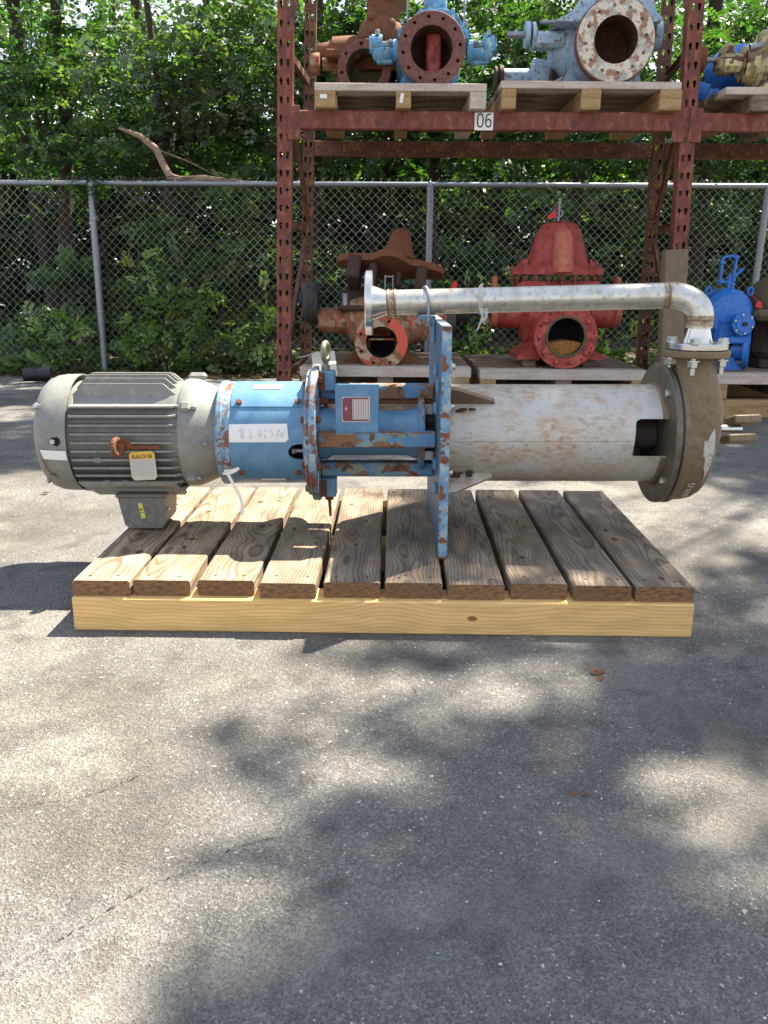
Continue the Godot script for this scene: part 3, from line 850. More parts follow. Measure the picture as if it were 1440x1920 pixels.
	for k in T.size():
		var a: Array = T[k]
		tree(a[0], a[1], a[2], a[3], a[4], a[5], a[6], a[7], 300 + k * 11, String(a[8]).trim_prefix("trees: "))
	# dark undergrowth further back, one mass
	var rg := RandomNumberGenerator.new()
	rg.seed = 77
	var far := []
	for k in 12000:
		var low := rg.randf() < 0.86
		far.append(Vector3(rg.randf_range(-9.5, 9.5), rg.randf_range(0.0, 3.1) if low else rg.randf_range(2.2, 5.4), rg.randf_range(-16.5, -13.2)))
	var root := Node3D.new()
	root.name = "far_woods"
	add_child(root)
	tag(root, "deep woods seen between the trees", "woods", "", "stuff")
	foliage(root, "leaves", far, 2, deep, 0.5, 78, 1.7, 0.9)
	var stems := MB.new()
	for k in 26:
		var x := rg.randf_range(-8, 8)
		var z := rg.randf_range(-15.0, -12.5)
		limb(stems, rg, Vector3(x, -0.05, z), Vector3(x + rg.randf_range(-0.8, 0.8), rg.randf_range(3.0, 7.0), z), rg.randf_range(0.015, 0.05), 0.012, 0.06)
	part(root, "stems", stems, M.bark)
	# shrubs along the fence
	var SH := [
		[Vector3(-2.0, 0, -8.5), Vector3(0.55, 0.75, 0.35), 16, 40, 1, lime, "bright green bush behind the fence right of the leaning post"],
		[Vector3(-1.35, 0, -8.35), Vector3(0.5, 0.9, 0.3), 14, 36, 1, lime, "tall leafy bush behind the fence between post and rack"],
		[Vector3(-3.3, 0, -8.8), Vector3(0.7, 0.5, 0.4), 10, 30, 3, mid, "low broad-leaved bush behind the fence at the left edge"],
		[Vector3(-0.3, 0, -8.6), Vector3(0.6, 0.6, 0.3), 14, 34, 1, mid, "dense bush behind the fence and the rusty pump"],
		[Vector3(0.9, 0, -8.7), Vector3(0.6, 0.8, 0.3), 12, 34, 1, deep, "dark bush behind the fence left of the red pump"],
		[Vector3(1.9, 0, -8.6), Vector3(0.6, 0.7, 0.3), 14, 36, 1, mid, "green bush behind the fence right of the red pump"],
		[Vector3(3.0, 0, -8.8), Vector3(0.8, 0.9, 0.35), 14, 36, 1, deep, "dark bush behind the fence and the small blue pump"],
	]
	for k in SH.size():
		var a: Array = SH[k]
		var t := thing("shrub", a[0], a[6], "bush", "bushes behind the fence")
		rg.seed = 500 + k
		var r: Vector3 = a[1]
		var cl := clumps(rg, Vector3(0, r.y * 0.95, 0), r, a[2], a[3], 0.1, 0.02)
		foliage(t, "foliage", cl, a[4], a[5], 0.4, 510 + k, 0.95)
		var b := MB.new()
		for j in 9: limb(b, rg, Vector3(rg.randf_range(-0.12, 0.12), -0.03, rg.randf_range(-0.1, 0.1)), cl[rg.randi() % cl.size()], 0.009, 0.003, 0.1)
		part(t, "stem", b, M.bark)
	# low weeds and litter along the foot of the fence
	var weeds := []
	for k in 620:
		weeds.append(Vector3(rg.randf_range(-4.2, 4.2), absf(rg.randfn(0, 0.10)) + 0.02, -7.72 - absf(rg.randfn(0, 0.4))))
	var wr := Node3D.new()
	wr.name = "weeds"
	add_child(wr)
	tag(wr, "low green weeds along the foot of the fence", "weeds", "", "stuff")
	foliage(wr, "leaves", weeds, 3, lime, 0.4, 91, 0.75, 0.5)
	var lit := []
	for k in 1500:
		lit.append(Vector3(rg.randf_range(-4.6, 4.6), 0.012, -7.28 - absf(rg.randfn(0, 0.35))))
	var lr := Node3D.new()
	lr.name = "leaf_litter"
	add_child(lr)
	tag(lr, "brown dead leaves strewn along the fence line", "leaf litter", "", "stuff")
	foliage(lr, "leaves", lit, 1, Color(0.13, 0.085, 0.05), 0.5, 92, 0.45, 0.25)
	# bare fallen limb resting on the fence
	var fl := MB.new()
	fl.tube([Vector3(-2.386, 2.123, -8.0), Vector3(-2.2, 2.06, -8.0), Vector3(-2.06, 1.95, -8.0), Vector3(-2.0, 1.82, -7.98), Vector3(-1.93, 1.715, -7.9), Vector3(-1.82, 1.675, -7.8), Vector3(-1.6, 1.685, -7.78), Vector3(-1.42, 1.665, -7.76), Vector3(-1.2, 1.655, -7.76)], [0.010, 0.026, 0.032, 0.032, 0.032, 0.032, 0.032, 0.024, 0.01], 9)
	fl.tube([Vector3(-2.06, 1.95, -8.0), Vector3(-1.8, 1.86, -8.05), Vector3(-1.5, 1.72, -8.1)], [0.007, 0.005, 0.003], 6)
	tag(part(self, "fallen_limb", fl, M.bare_limb), "bare crooked tree limb fallen across the top rail of the fence", "branch")
	overhang()

# the tree whose limbs reach over the yard, out of frame: it dapples the asphalt
func overhang() -> void:
	var rg := RandomNumberGenerator.new()
	rg.seed = 1234
	var t := thing("overhanging_tree", Vector3(7.6, 0, -9.2), "big tree beyond the frame whose limbs overhang the yard", "tree", "trees behind the fence")
	# crown masses, each over the patch of ground that it shades: outline of the patch (x, z), share
	var areas := [
		[[[0.45, -1.80], [0.98, -1.84], [0.95, -1.66], [0.60, -1.60], [0.45, -1.68]], 0.8], [[[0.60, -1.66], [1.0, -1.75], [0.85, -1.40], [0.60, -1.42], [0.45, -1.45]], 1.0],
		[[[0.12, -1.40], [0.32, -1.53], [0.5, -1.64], [0.6, -1.44], [0.44, -1.35], [0.36, -1.24], [0.08, -1.28]], 0.85], [[[0.03, -1.14], [0.07, -1.24], [0.36, -1.26], [0.42, -1.13], [0.5, -1.07], [0.3, -1.0], [-0.02, -1.04]], 1.0],
		[[[-0.17, -1.08], [-0.19, -1.14], [-0.1, -1.16], [0.03, -1.14], [0.0, -1.05], [-0.1, -1.02]], 0.95], [[[-0.03, -0.99], [0.1, -1.03], [0.55, -1.07], [0.62, -0.86], [0.3, -0.78], [-0.12, -0.84], [-0.07, -0.93]], 1.0],
		[[[-0.2, -0.82], [0.55, -0.86], [0.5, -0.5], [-0.22, -0.5]], 1.2], [[[-0.1, -1.9], [0.78, -1.9], [0.78, -1.81], [-0.05, -1.80]], 1.0], [[[-0.34, -1.575], [0.0, -1.56], [-0.02, -1.47], [-0.28, -1.48]], 0.45], [[[-0.19, -1.36], [-0.08, -1.36], [-0.075, -1.285], [-0.18, -1.295]], 0.45],
		[[[1.12, -2.5], [1.4, -2.6], [1.1, -1.95], [0.82, -1.92]], 0.75], [[[0.8, -5.1], [2.6, -5.4], [1.8, -3.7], [0.57, -3.65]], 1.0], [[[-0.4, -4.9], [0.8, -4.9], [0.6, -3.9], [-0.3, -3.9]], 0.6],
		[[[1.7, -4.2], [3.2, -4.8], [2.2, -3.2], [1.5, -3.3]], 0.6], [[[-3.4, -6.4], [-1.2, -6.4], [-1.1, -5.75], [-2.9, -5.7]], 1.0], [[[-1.2, -6.3], [0.4, -6.3], [0.4, -5.2], [-1.1, -5.4]], 0.8],
		[[[-2.6, -4.95], [-1.68, -4.95], [-1.3, -3.8], [-1.9, -3.7]], 0.75], [[[0.4, -6.4], [3.0, -6.4], [3.0, -5.2], [0.4, -5.2]], 0.9],
		[[[-0.07, -2.02], [0.66, -2.02], [0.70, -2.45], [-0.05, -2.45]], 1.3], [[[-0.05, -2.95], [0.78, -2.97], [0.78, -2.5], [0.0, -2.45]], 0.8], [[[0.5, -2.5], [0.8, -2.5], [0.78, -2.2], [0.55, -2.2]], 0.4], [[[-0.2, -0.45], [1.2, -0.5], [1.6, 0.6], [-0.2, 0.6]], 0.8], [[[1.1, -1.9], [2.4, -2.2], [2.2, -0.4], [0.9, -0.7]], 0.7],
	]
	var up := -SUN / absf(SUN.y)
	var spots := []
	var b := MB.new()
	var trunk_top := Vector3(-0.4, 8.8, 0.8)
	limb(b, rg, Vector3(0, -0.05, 0), trunk_top, 0.26, 0.14, 0.03)
	for a in areas:
		var poly := PackedVector2Array()
		var box := Rect2(a[0][0][0], a[0][0][1], 0, 0)
		for q in a[0]:
			poly.append(Vector2(q[0], q[1]))
			box = box.expand(Vector2(q[0], q[1]))
		var hgt := rg.randf_range(8.0, 9.4)
		var n := int(box.get_area() * 800.0 * a[1]) + 4
		var mid := Vector3.ZERO
		var got := 0
		for k in n:
			var g := box.position + Vector2(rg.randf(), rg.randf()) * box.size
			if not Geometry2D.is_point_in_polygon(g, poly): continue
			g += Vector2(rg.randfn(), rg.randfn()) * 0.02
			var p: Vector3 = Vector3(g.x, 0, g.y) + up * (hgt + rg.randf_range(-0.35, 0.35)) - t.position
			spots.append(p)
			mid += p
			got += 1
		if got: limb(b, rg, trunk_top * rg.randf_range(0.75, 1.0), mid / got + Vector3(0, 0.1, 0), 0.022, 0.006, 0.1)
	part(t, "trunk", b, M.bark)
	foliage(t, "crown", spots, 1, Color(0.085, 0.15, 0.045), 0.4, 99, 0.85, 0.45)

# ------------------------------------------------------------------ chain link fence
func fence() -> void:
	var Z := -7.78
	var t := thing("chain_link_fence", Vector3(0, 0, Z), "galvanised chain link fence with top rail in front of the woods", "fence")
	var wires := MB.new()
	var p := 0.0725
	var rg := RandomNumberGenerator.new()
	rg.seed = 8
	for k in 288:
		var x0 := -5.15 + k * p * 0.5
		var path := []
		for j in 46:
			var sg := 1.0 if (j + k) % 2 else -1.0
			path.append(Vector3(x0 + sg * p * 0.262 + sin(j * 0.21 + k * 0.05) * 0.004, 0.02 + j * 0.0366, sg * 0.003 + sin(k * 0.17) * 0.008))
		path.append(path[45] + Vector3(0.02, 0.03, 0))
		wires.tube(path, 0.0018, 3, false)
	tag(part(t, "wire_mesh", wires, M.wire), "", "", "", "stuff")
	part(t, "top_rail", rail(Vector3(-5.2, 1.632, 0.03), Vector3(5.2, 1.655, 0.03), 0.0225), M.galv)
	for q in [[-2.6, 0.02], [0.385, 0.0], [3.32, 0.05]]:
		var po := MB.new()
		po.cyl(Vector3(q[0], -0.1, 0.035), Vector3(q[0] + q[1] * 0.5, 1.63, 0.035), 0.03, 14)
		var post := part(t, "post", po, M.galv)
		var cap := MB.new()
		cap.ring(Vector3(q[0] + q[1] * 0.5, 1.645, 0.03), Vector3.RIGHT, 0.027, 0.006, 14)
		cap.cyl(Vector3(q[0] + q[1] * 0.5, 1.60, 0.035), Vector3(q[0] + q[1] * 0.5, 1.665, 0.035), 0.034, 14, 0.02)
		part(post, "cap", cap, M.galv)
		for y in [0.15, 0.55, 0.95, 1.35]:
			var ti := MB.new()
			ti.ring(Vector3(q[0] + q[1] * 0.3, y, 0.035), Vector3(0.12, 1, 0), 0.032, 0.0025, 12)
			part(post, "wire_tie", ti, M.wire)
	for k in 17:
		var ti := MB.new()
		ti.ring(Vector3(-4.6 + k * 0.55 + rg.randf_range(-0.05, 0.05), 1.643, 0.03), Vector3(1, rg.randf_range(-0.1, 0.1), 0), 0.0245, 0.0022, 12)
		part(t, "rail_tie", ti, M.wire)
	# loose wire and vine over the rail near the leaning post
	var lw := MB.new()
	for k in 4:
		var x := -3.2 + k * 0.3
		var pts := []
		for j in 9: pts.append(Vector3(x + j * 0.13, 1.66 + sin(j * 0.9 + k) * 0.02 + rg.randf_range(0, 0.03), 0.03 + rg.randf_range(-0.03, 0.03)))
		lw.tube(pts, 0.0028, 4)
	part(t, "loose_wire", lw, M.bark)
	var vs := []
	for k in 26: vs.append(Vector3(-2.6 + rg.randfn(0, 0.1), 1.62 + rg.randfn(0, 0.08), Z + 0.07))
	var vn := thing("vine", Vector3.ZERO, "leafy vine climbing over the top of the left fence post", "vine")
	foliage(vn, "leaves", vs, 1, Color(0.06, 0.11, 0.03), 0.3, 95, 0.8)
	fence_vines(Z)
	var vst := MB.new()
	limb(vst, rg, Vector3(-2.55, 0, Z - 0.05), Vector3(-2.6, 1.7, Z + 0.06), 0.006, 0.003, 0.05)
	part(vn, "stem", vst, M.bark)
func fence_vines(Z: float) -> void:
	var rg := RandomNumberGenerator.new()
	rg.seed = 61
	for q in [[-1.72, 0.95, 70, "lime green vine climbing the fence midway between post and rack"], [-2.25, 0.6, 50, "short leafy vine on the fence just right of the leaning post"], [-1.15, 0.75, 60, "leafy vine on the fence just left of the rack's front upright"], [-0.05, 0.5, 40, "low vine on the fence behind the rusty opened pump"], [2.15, 0.5, 34, "low vine on the fence behind the timber post"], [-2.0, 1.15, 80, "tall leafy vine on the fence between the leaning post and the lime green vine"], [0.75, 0.9, 60, "leafy vine on the fence between the rusty opened pump and the red pump"], [-3.1, 0.55, 50, "leafy vine on the fence at the left edge"]]:
		var t := thing("fence_vine", Vector3(q[0], 0, Z + 0.02), q[3], "vine", "vines on the fence")
		var spots := []
		var st := MB.new()
		for s in 3:
			var top := Vector3(rg.randf_range(-0.3, 0.3), float(q[1]) * rg.randf_range(0.6, 1.0), rg.randf_range(-0.03, 0.05))
			limb(st, rg, Vector3(rg.randf_range(-0.1, 0.1), -0.02, 0), top, 0.005, 0.002, 0.12)
			for k in int(q[2]) / 3: spots.append(top * pow(rg.randf(), 0.8) + Vector3(rg.randfn() * 0.07, rg.randfn() * 0.04 + 0.03, rg.randfn() * 0.03))
		part(t, "stem", st, M.bark)
		foliage(t, "leaves", spots, 1, Color(0.24, 0.33, 0.11), 0.35, 620 + int(q[2]), 0.9, 0.9)
func rail(a: Vector3, b: Vector3, r: float) -> MB:
	var m := MB.new()
	m.cyl(a, b, r, 14)
	return m

# ------------------------------------------------------------------ rack
func teardrop(c: Vector2, s := 1.0) -> PackedVector2Array:
	var p := PackedVector2Array()
	for k in 9:
		var a := PI * k / 8
		p.append(c + Vector2(cos(a) * 0.0108, 0.009 + sin(a) * 0.0108) * s)
	for k in 5:
		var a := PI + PI * k / 4
		p.append(c + Vector2(cos(a) * 0.0056, -0.016 + sin(a) * 0.0056) * s)
	return p
func holed_cell(b: MB, x0: float, x1: float, y0: float, y1: float, hole: PackedVector2Array, z: float, nz: float) -> void:
	var mx := (x0 + x1) / 2
	for half in 2:
		var r: PackedVector2Array
		if half == 0: r = PackedVector2Array([Vector2(x0, y0), Vector2(mx, y0), Vector2(mx, y1), Vector2(x0, y1)])
		else: r = PackedVector2Array([Vector2(mx, y0), Vector2(x1, y0), Vector2(x1, y1), Vector2(mx, y1)])
		for q in Geometry2D.clip_polygons(r, hole): b.flat(q, z, nz)
func upright_mesh(w: float, d: float, hgt: float, m: Material, face_back := false) -> ArrayMesh:
	var b := MB.new()
	var pitch := 0.1016
	var n := int(hgt / pitch)
	for face in 2:
		var z := 0.0 if face == 0 else -0.003
		for k in n:
			var y0 := k * pitch
			holed_cell(b, -w / 2, 0.0, y0, y0 + pitch, teardrop(Vector2(-w * 0.23, y0 + 0.05)), z, 1.0 if face == 0 else -1.0)
			holed_cell(b, 0.0, w / 2, y0, y0 + pitch, teardrop(Vector2(w * 0.2, y0 + 0.05)), z, 1.0 if face == 0 else -1.0)
	for k in n:
		for sx in [-w * 0.23, w * 0.2]:
			var td := teardrop(Vector2(sx, k * pitch + 0.05))
			for q in td.size():
				var p := td[q]
				var e := td[(q + 1) % td.size()]
				var nn := (Vector2(sx, k * pitch + 0.05) - p).normalized()
				b.face([Vector3(p.x, p.y, 0), Vector3(e.x, e.y, 0), Vector3(e.x, e.y, -0.003), Vector3(p.x, p.y, -0.003)], Vector3(nn.x, nn.y, 0))
	var H := n * pitch
	for s in [-1.0, 1.0]:
		b.box(Vector3(s * (w / 2 - 0.0015), H / 2, -d / 2 - 0.0015), Vector3(0.003, H, d - 0.003))
		b.box(Vector3(s * (w / 2 - 0.011), H / 2, -d + 0.0015), Vector3(0.016, H, 0.003))
	return mesh_of([[b, m]])
func lean(o: Node3D, a: Vector3, t: Vector3) -> void:
	var y := (t - a).normalized()
	var x := Vector3.RIGHT
	var z := x.cross(y).normalized()
	x = y.cross(z).normalized()
	o.transform = Transform3D(Basis(x, y, z), a)
func strut(a: Vector3, c: Vector3, w: float, t: float) -> MB:
	var b := MB.new()
	var L := a.distance_to(c)
	var x := (c - a) / L
	var z := Vector3.RIGHT
	var y := z.cross(x).normalized()
	z = x.cross(y).normalized()
	b.xf = Transform3D(Basis(x, y, z), (a + c) / 2)
	b.box(Vector3(0, 0, t / 2), Vector3(L, w, 0.004))
	b.box(Vector3(0, w / 2, 0), Vector3(L, 0.004, t))
	b.box(Vector3(0, -w / 2, 0), Vector3(L, 0.004, t))
	return b
func rack() -> void:
	var t := thing("pallet_rack", Vector3.ZERO, "rusty red steel pallet rack with punched uprights holding old pumps", "rack")
	var um := upright_mesh(0.092, 0.075, 3.5, M.rack)
	var ur := upright_mesh(0.08, 0.07, 3.5, M.rack_brown)
	for q in [[Vector3(-0.668, 0, -5.42), Vector3(-0.593, 2.405, -5.42), um], [Vector3(1.875, 0, -5.42), Vector3(1.792, 2.42, -5.42), um], [Vector3(4.4, 0, -5.42), Vector3(4.38, 2.4, -5.42), um], [Vector3(-0.622, 0, -6.43), Vector3(-0.54, 2.38, -6.43), ur], [Vector3(1.985, 0, -6.43), Vector3(1.945, 2.5, -6.43), ur], [Vector3(4.5, 0, -6.43), Vector3(4.48, 2.4, -6.43), ur]]:
		var o := part_mesh(t, "upright", q[2])
		lean(o, q[0], q[1])
	# beams: box section with a step along its top
	for q in [[-0.555, 1.752, -5.435, true], [1.86, 4.33, -5.435, true], [-0.52, 1.915, -6.45, false], [2.0, 4.4, -6.45, false]]:
		var b := MB.new()
		var x0: float = q[0]
		var x1: float = q[1]
		var yb := 1.719 if q[3] else 1.70
		b.box(Vector3((x0 + x1) / 2, yb + 0.052, q[2]), Vector3(x1 - x0, 0.104, 0.045), 0.006)
		b.box(Vector3((x0 + x1) / 2, yb + 0.036, q[2] - 0.032), Vector3(x1 - x0, 0.072, 0.024), 0.004)
		var bm := part(t, "beam", b, M.rack if q[3] else M.rack_brown)
		if q[3]:
			for xx in [x0 - 0.005, x1 + 0.005]:
				var c := MB.new()
				c.box(Vector3(xx, yb + 0.035, -5.415), Vector3(0.078, 0.19, 0.006), 0.002)
				c.hexbolt(Vector3(xx + 0.015, yb + 0.085, -5.412), Vector3.BACK, 0.006, 0.004)
				c.hexbolt(Vector3(xx - 0.012, yb - 0.02, -5.412), Vector3.BACK, 0.006, 0.004)
				part(bm, "connector_plate", c, M.rack)
	# bracing of the end frames
	for q in [[-0.6, 2.16], [-0.64, 1.19], [-0.655, 0.24], [1.82, 2.2], [1.85, 1.19], [1.9, 0.24]]:
		var back_x: float = q[0] + (0.045 if q[0] < 0 else 0.12)
		part(t, "strut", strut(Vector3(q[0], q[1], -5.49), Vector3(back_x, q[1] + 0.01, -6.37), 0.045, 0.03), M.rack_brown)
	for q in [[-0.6, 2.0, -5.49, -0.57, 1.27, -6.37], [-0.655, 0.32, -5.49, -0.59, 1.13, -6.37], [1.82, 2.0, -6.37 + 0.88, 1.96, 1.27, -6.37], [1.9, 0.3, -5.49, 1.965, 1.13, -6.37], [1.79, 2.28, -5.49, 1.945, 3.1, -6.37], [-0.58, 2.28, -5.49, -0.52, 3.1, -6.37]]:
		part(t, "brace", strut(Vector3(q[0], q[1], q[2]), Vector3(q[3], q[4], q[5]), 0.04, 0.026), M.rack_brown)
	var pl := bx(Vector3(0.583, 1.766, -5.411), Vector3(0.112, 0.098, 0.003), 0.001)
	var plate := part(t, "number_plate", pl, M.paper, "white plate with the number 06 in black")
	lettering(plate, "lettering", "06", 0.105, Vector3(0.583, 1.768, -5.409), Vector3.ZERO, M.black_ink, 0.84)
	# timber bolted over the damaged foot of the right upright
	var w := MB.new()
	w.box(Vector3(0, 0.52, 0), Vector3(0.138, 1.04, 0.09), 0.004)
	var wp := thing("timber_post", Vector3(1.838, 0, -5.35), "weathered square timber post covering the right upright's lower half", "post")
	wp.rotation.z = 0.052
	part(wp, "post", w, M.post_wood)

func pallet(called: String, x0: float, x1: float, top: float, bt: float, z0: float, dep: float, strings: Array, sh: float, mats: Array, label: String, group: String, boards := 7) -> Node3D:
	var t := thing(called, Vector3((x0 + x1) / 2, top - bt - sh, z0 - dep / 2), label, "pallet", group)
	var W := x1 - x0
	var rg := RandomNumberGenerator.new()
	rg.seed = int(x0 * 1000.0) + 5000
	var bw := dep / (boards + (boards - 1) * 0.28)
	for k in boards:
		var z := dep / 2 - bw / 2 - k * bw * 1.28
		var o := part(t, "deck_board", bx(Vector3(0, sh + bt / 2, 0), Vector3(W + rg.randf_range(-0.012, 0.004), bt, bw), 0.003), mats[0] if k == 0 else mats[1])
		o.position = Vector3(rg.randf_range(-0.004, 0.004), 0, z)
		o.rotation.y = rg.randf_range(-0.006, 0.006)
	for s in strings:
		var o := part(t, "stringer", bx(Vector3(0, sh / 2, 0), Vector3(s[1], sh - 0.001, dep - 0.004), 0.003), s[2])
		o.position = Vector3(s[0] - (x0 + x1) / 2, 0, 0.001)
	return t
func rack_pallets() -> void:
	var g := "pallets on the upper shelf of the rack"
	var mm := [M.old_wood, M.pallet_dark]
	var p := pallet("pallet", -0.424, 0.585, 1.955, 0.042, -5.33, 1.14, [[-0.363, 0.122, M.pallet_tan], [0.098, 0.088, M.pallet_tan], [0.536, 0.096, M.old_wood]], 0.093, mm, "wooden pallet on the upper shelf under the blue pump", g)
	for q in [[-0.372, 1.882, 0.042, 0.022, -0.05], [0.087, 1.875, 0.02, 0.052, -0.2]]:
		var s := part(p, "paper_sticker", bx(Vector3.ZERO, Vector3(q[2], q[3], 0.002)), M.paper)
		s.position = Vector3(q[0] - 0.0805, q[1] - 1.82, 0.5725)
		s.rotation.z = q[4]
	pallet("pallet", 0.668, 1.73, 1.972, 0.040, -5.33, 1.14, [[0.716, 0.085, M.pallet_tan], [1.198, 0.116, M.pallet_tan], [1.667, 0.13, M.pallet_tan]], 0.112, mm, "wooden pallet on the upper shelf under the pale grey-blue pump", g)
	pallet("pallet", 1.985, 3.05, 1.948, 0.040, -5.33, 1.14, [[2.2, 0.11, M.pallet_dark], [2.6, 0.1, M.pallet_dark], [2.98, 0.1, M.pallet_dark]], 0.09, mm, "wooden pallet at the right edge under the flaking yellow pump", g)
	var g2 := "pallets on the ground under the rack"
	for q in [[-0.548, 0.553, 0.308, "wooden pallet on the ground under the rusty opened pump"], [0.605, 1.70, 0.296, "wooden pallet on the ground under the red pump"], [2.10, 3.2, 0.280, "wooden pallet on the ground under the small bright blue pump"]]:
		pallet("pallet", q[0], q[1], q[2], 0.062 if q[0] < 2.0 else 0.066, -5.35, 1.12, [[q[0] + 0.06, 0.1, M.pallet_tan], [(q[0] + q[1]) / 2, 0.1, M.pallet_dark], [q[1] - 0.06, 0.1, M.pallet_tan]], 0.098, mm, q[3], g2)
	# the timbers on which the ground pallets stand
	for q in [[-0.5, 0.52, "left"], [0.62, 1.7, "middle"], [1.93, 3.3, "right"]]:
		for z in [-5.38, -6.36]:
			var under: float = {"left": 0.147, "middle": 0.135, "right": 0.115}[q[2]]
			var lab: String = "%s brown timber under the ground pallet that carries the %s pump" % ["front" if z > -6 else "rear", {"left": "rusty opened", "middle": "red", "right": "small bright blue"}[q[2]]]
			var o := part(self, "timber_bearer", bx(Vector3(0, under / 2, 0), Vector3(q[1] - q[0], under - 0.002, 0.1), 0.004), M.pallet_tan if q[2] == "right" else M.pallet_dark)
			o.position = Vector3((q[0] + q[1]) / 2, 0, z)
			tag(o, lab, "timber", "timbers under the ground pallets")

# ------------------------------------------------------------------ the pumps on the rack
func out_x(x: float, y: float, z: float) -> Transform3D:   # local x of a lathe points to the camera side
	return Transform3D(Basis(Vector3.BACK, Vector3.UP, Vector3.LEFT), Vector3(x, y, z))
func facing(parent: Node, called: String, c: Vector3, R: float, r: float, t: float, nh: int, rb: float, rh: float, m: Material, bore: Material, depth: float, turn := 0.0, off := 0.13) -> MeshInstance3D:
	var b := MB.new()
	b.xf = Transform3D(Basis(Vector3.UP, turn), Vector3.ZERO) * out_x(0, 0, 0)
	b.flange(R, r, t, nh, rb, rh, off)
	var o := part(parent, called, b, m)
	o.position = c
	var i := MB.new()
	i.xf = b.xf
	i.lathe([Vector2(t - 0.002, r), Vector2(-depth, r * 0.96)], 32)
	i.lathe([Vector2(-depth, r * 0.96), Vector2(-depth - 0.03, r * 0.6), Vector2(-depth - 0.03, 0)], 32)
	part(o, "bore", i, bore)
	return o
func ring_bolts(parent: Node, called: String, c: Vector3, rb: float, n: int, d: Vector3, r: float, h: float, m: Material, off := 0.0) -> void:
	var b := MB.new()
	b.hexbolt(Vector3.ZERO, Vector3.RIGHT, r, h)
	var me := mesh_of([[b, m]])
	var t := MB.ax(d, c)
	for k in n:
		var a := off + TAU * k / n
		var o := part_mesh(parent, called, me)
		o.transform = Transform3D(t.basis, t * Vector3(0, cos(a) * rb, sin(a) * rb))
func trapezoid(pts: Array) -> PackedVector2Array:
	var p := PackedVector2Array()
	for q in pts: p.append(Vector2(q[0], q[1]))
	return p
# bearing bracket at the end of a split case pump: cup, cap, gland studs, shaft end; s is the side
func bearing_arm(parent: Node, c: Vector3, s: float, k: float, m: Material, cap: Material) -> void:
	var b := MB.new()
	b.xf = Transform3D(Basis.IDENTITY, c)
	b.cyl(Vector3(0, 0, 0), Vector3(s * 0.035 * k, 0, 0), 0.062 * k, 20)
	# half cup hanging below the shaft
	var prof := [Vector2(0.0, 0.05 * k), Vector2(0.02 * k, 0.062 * k), Vector2(0.08 * k, 0.066 * k), Vector2(0.12 * k, 0.056 * k), Vector2(0.13 * k, 0.035 * k)]
	var old := b.xf
	b.xf = old * Transform3D(Basis(Vector3(s, 0, 0), Vector3(0, -1, 0), Vector3(0, 0, -s)), Vector3(s * 0.03 * k, 0, 0))
	b.lathe(prof, 20, false, -PI / 2 * 1.05, PI / 2 * 1.05)
	b.xf = old
	b.box(Vector3(s * 0.09 * k, -0.004, 0), Vector3(0.15 * k, 0.014 * k, 0.12 * k), 0.004)
	b.box(Vector3(s * 0.085 * k, -0.06 * k, 0), Vector3(0.1 * k, 0.03 * k, 0.05 * k), 0.008)
	var arm := part(parent, "bearing_bracket", b, m)
	var cp := MB.new()
	cp.xf = Transform3D(Basis.IDENTITY, c)
	cp.cyl(Vector3(s * 0.10 * k, 0.03 * k, 0), Vector3(s * 0.165 * k, 0.03 * k, 0), 0.058 * k, 22)
	cp.cyl(Vector3(s * 0.165 * k, 0.03 * k, 0), Vector3(s * 0.178 * k, 0.03 * k, 0), 0.048 * k, 22)
	cp.box(Vector3(s * 0.13 * k, 0.09 * k, 0), Vector3(0.03 * k, 0.03 * k, 0.03 * k), 0.005)
	part(arm, "bearing_cap", cp, m)
	var sh := MB.new()
	sh.xf = Transform3D(Basis.IDENTITY, c)
	sh.cyl(Vector3(s * 0.03 * k, 0.03 * k, 0), Vector3(s * 0.1 * k, 0.03 * k, 0), 0.022 * k, 14)
	for z in [-0.04, 0.04]:
		sh.cyl(Vector3(s * 0.0, 0.04 * k, z * k), Vector3(s * 0.07 * k, 0.04 * k, z * k), 0.007 * k, 8)
		sh.hexbolt(Vector3(s * 0.045 * k, 0.04 * k, z * k), Vector3(s, 0, 0), 0.013 * k, 0.014 * k)
		sh.hexbolt(Vector3(s * 0.13 * k, 0.075 * k, z * k), Vector3.UP, 0.013 * k, 0.03 * k)
	part(arm, "gland_bolt", sh, cap)
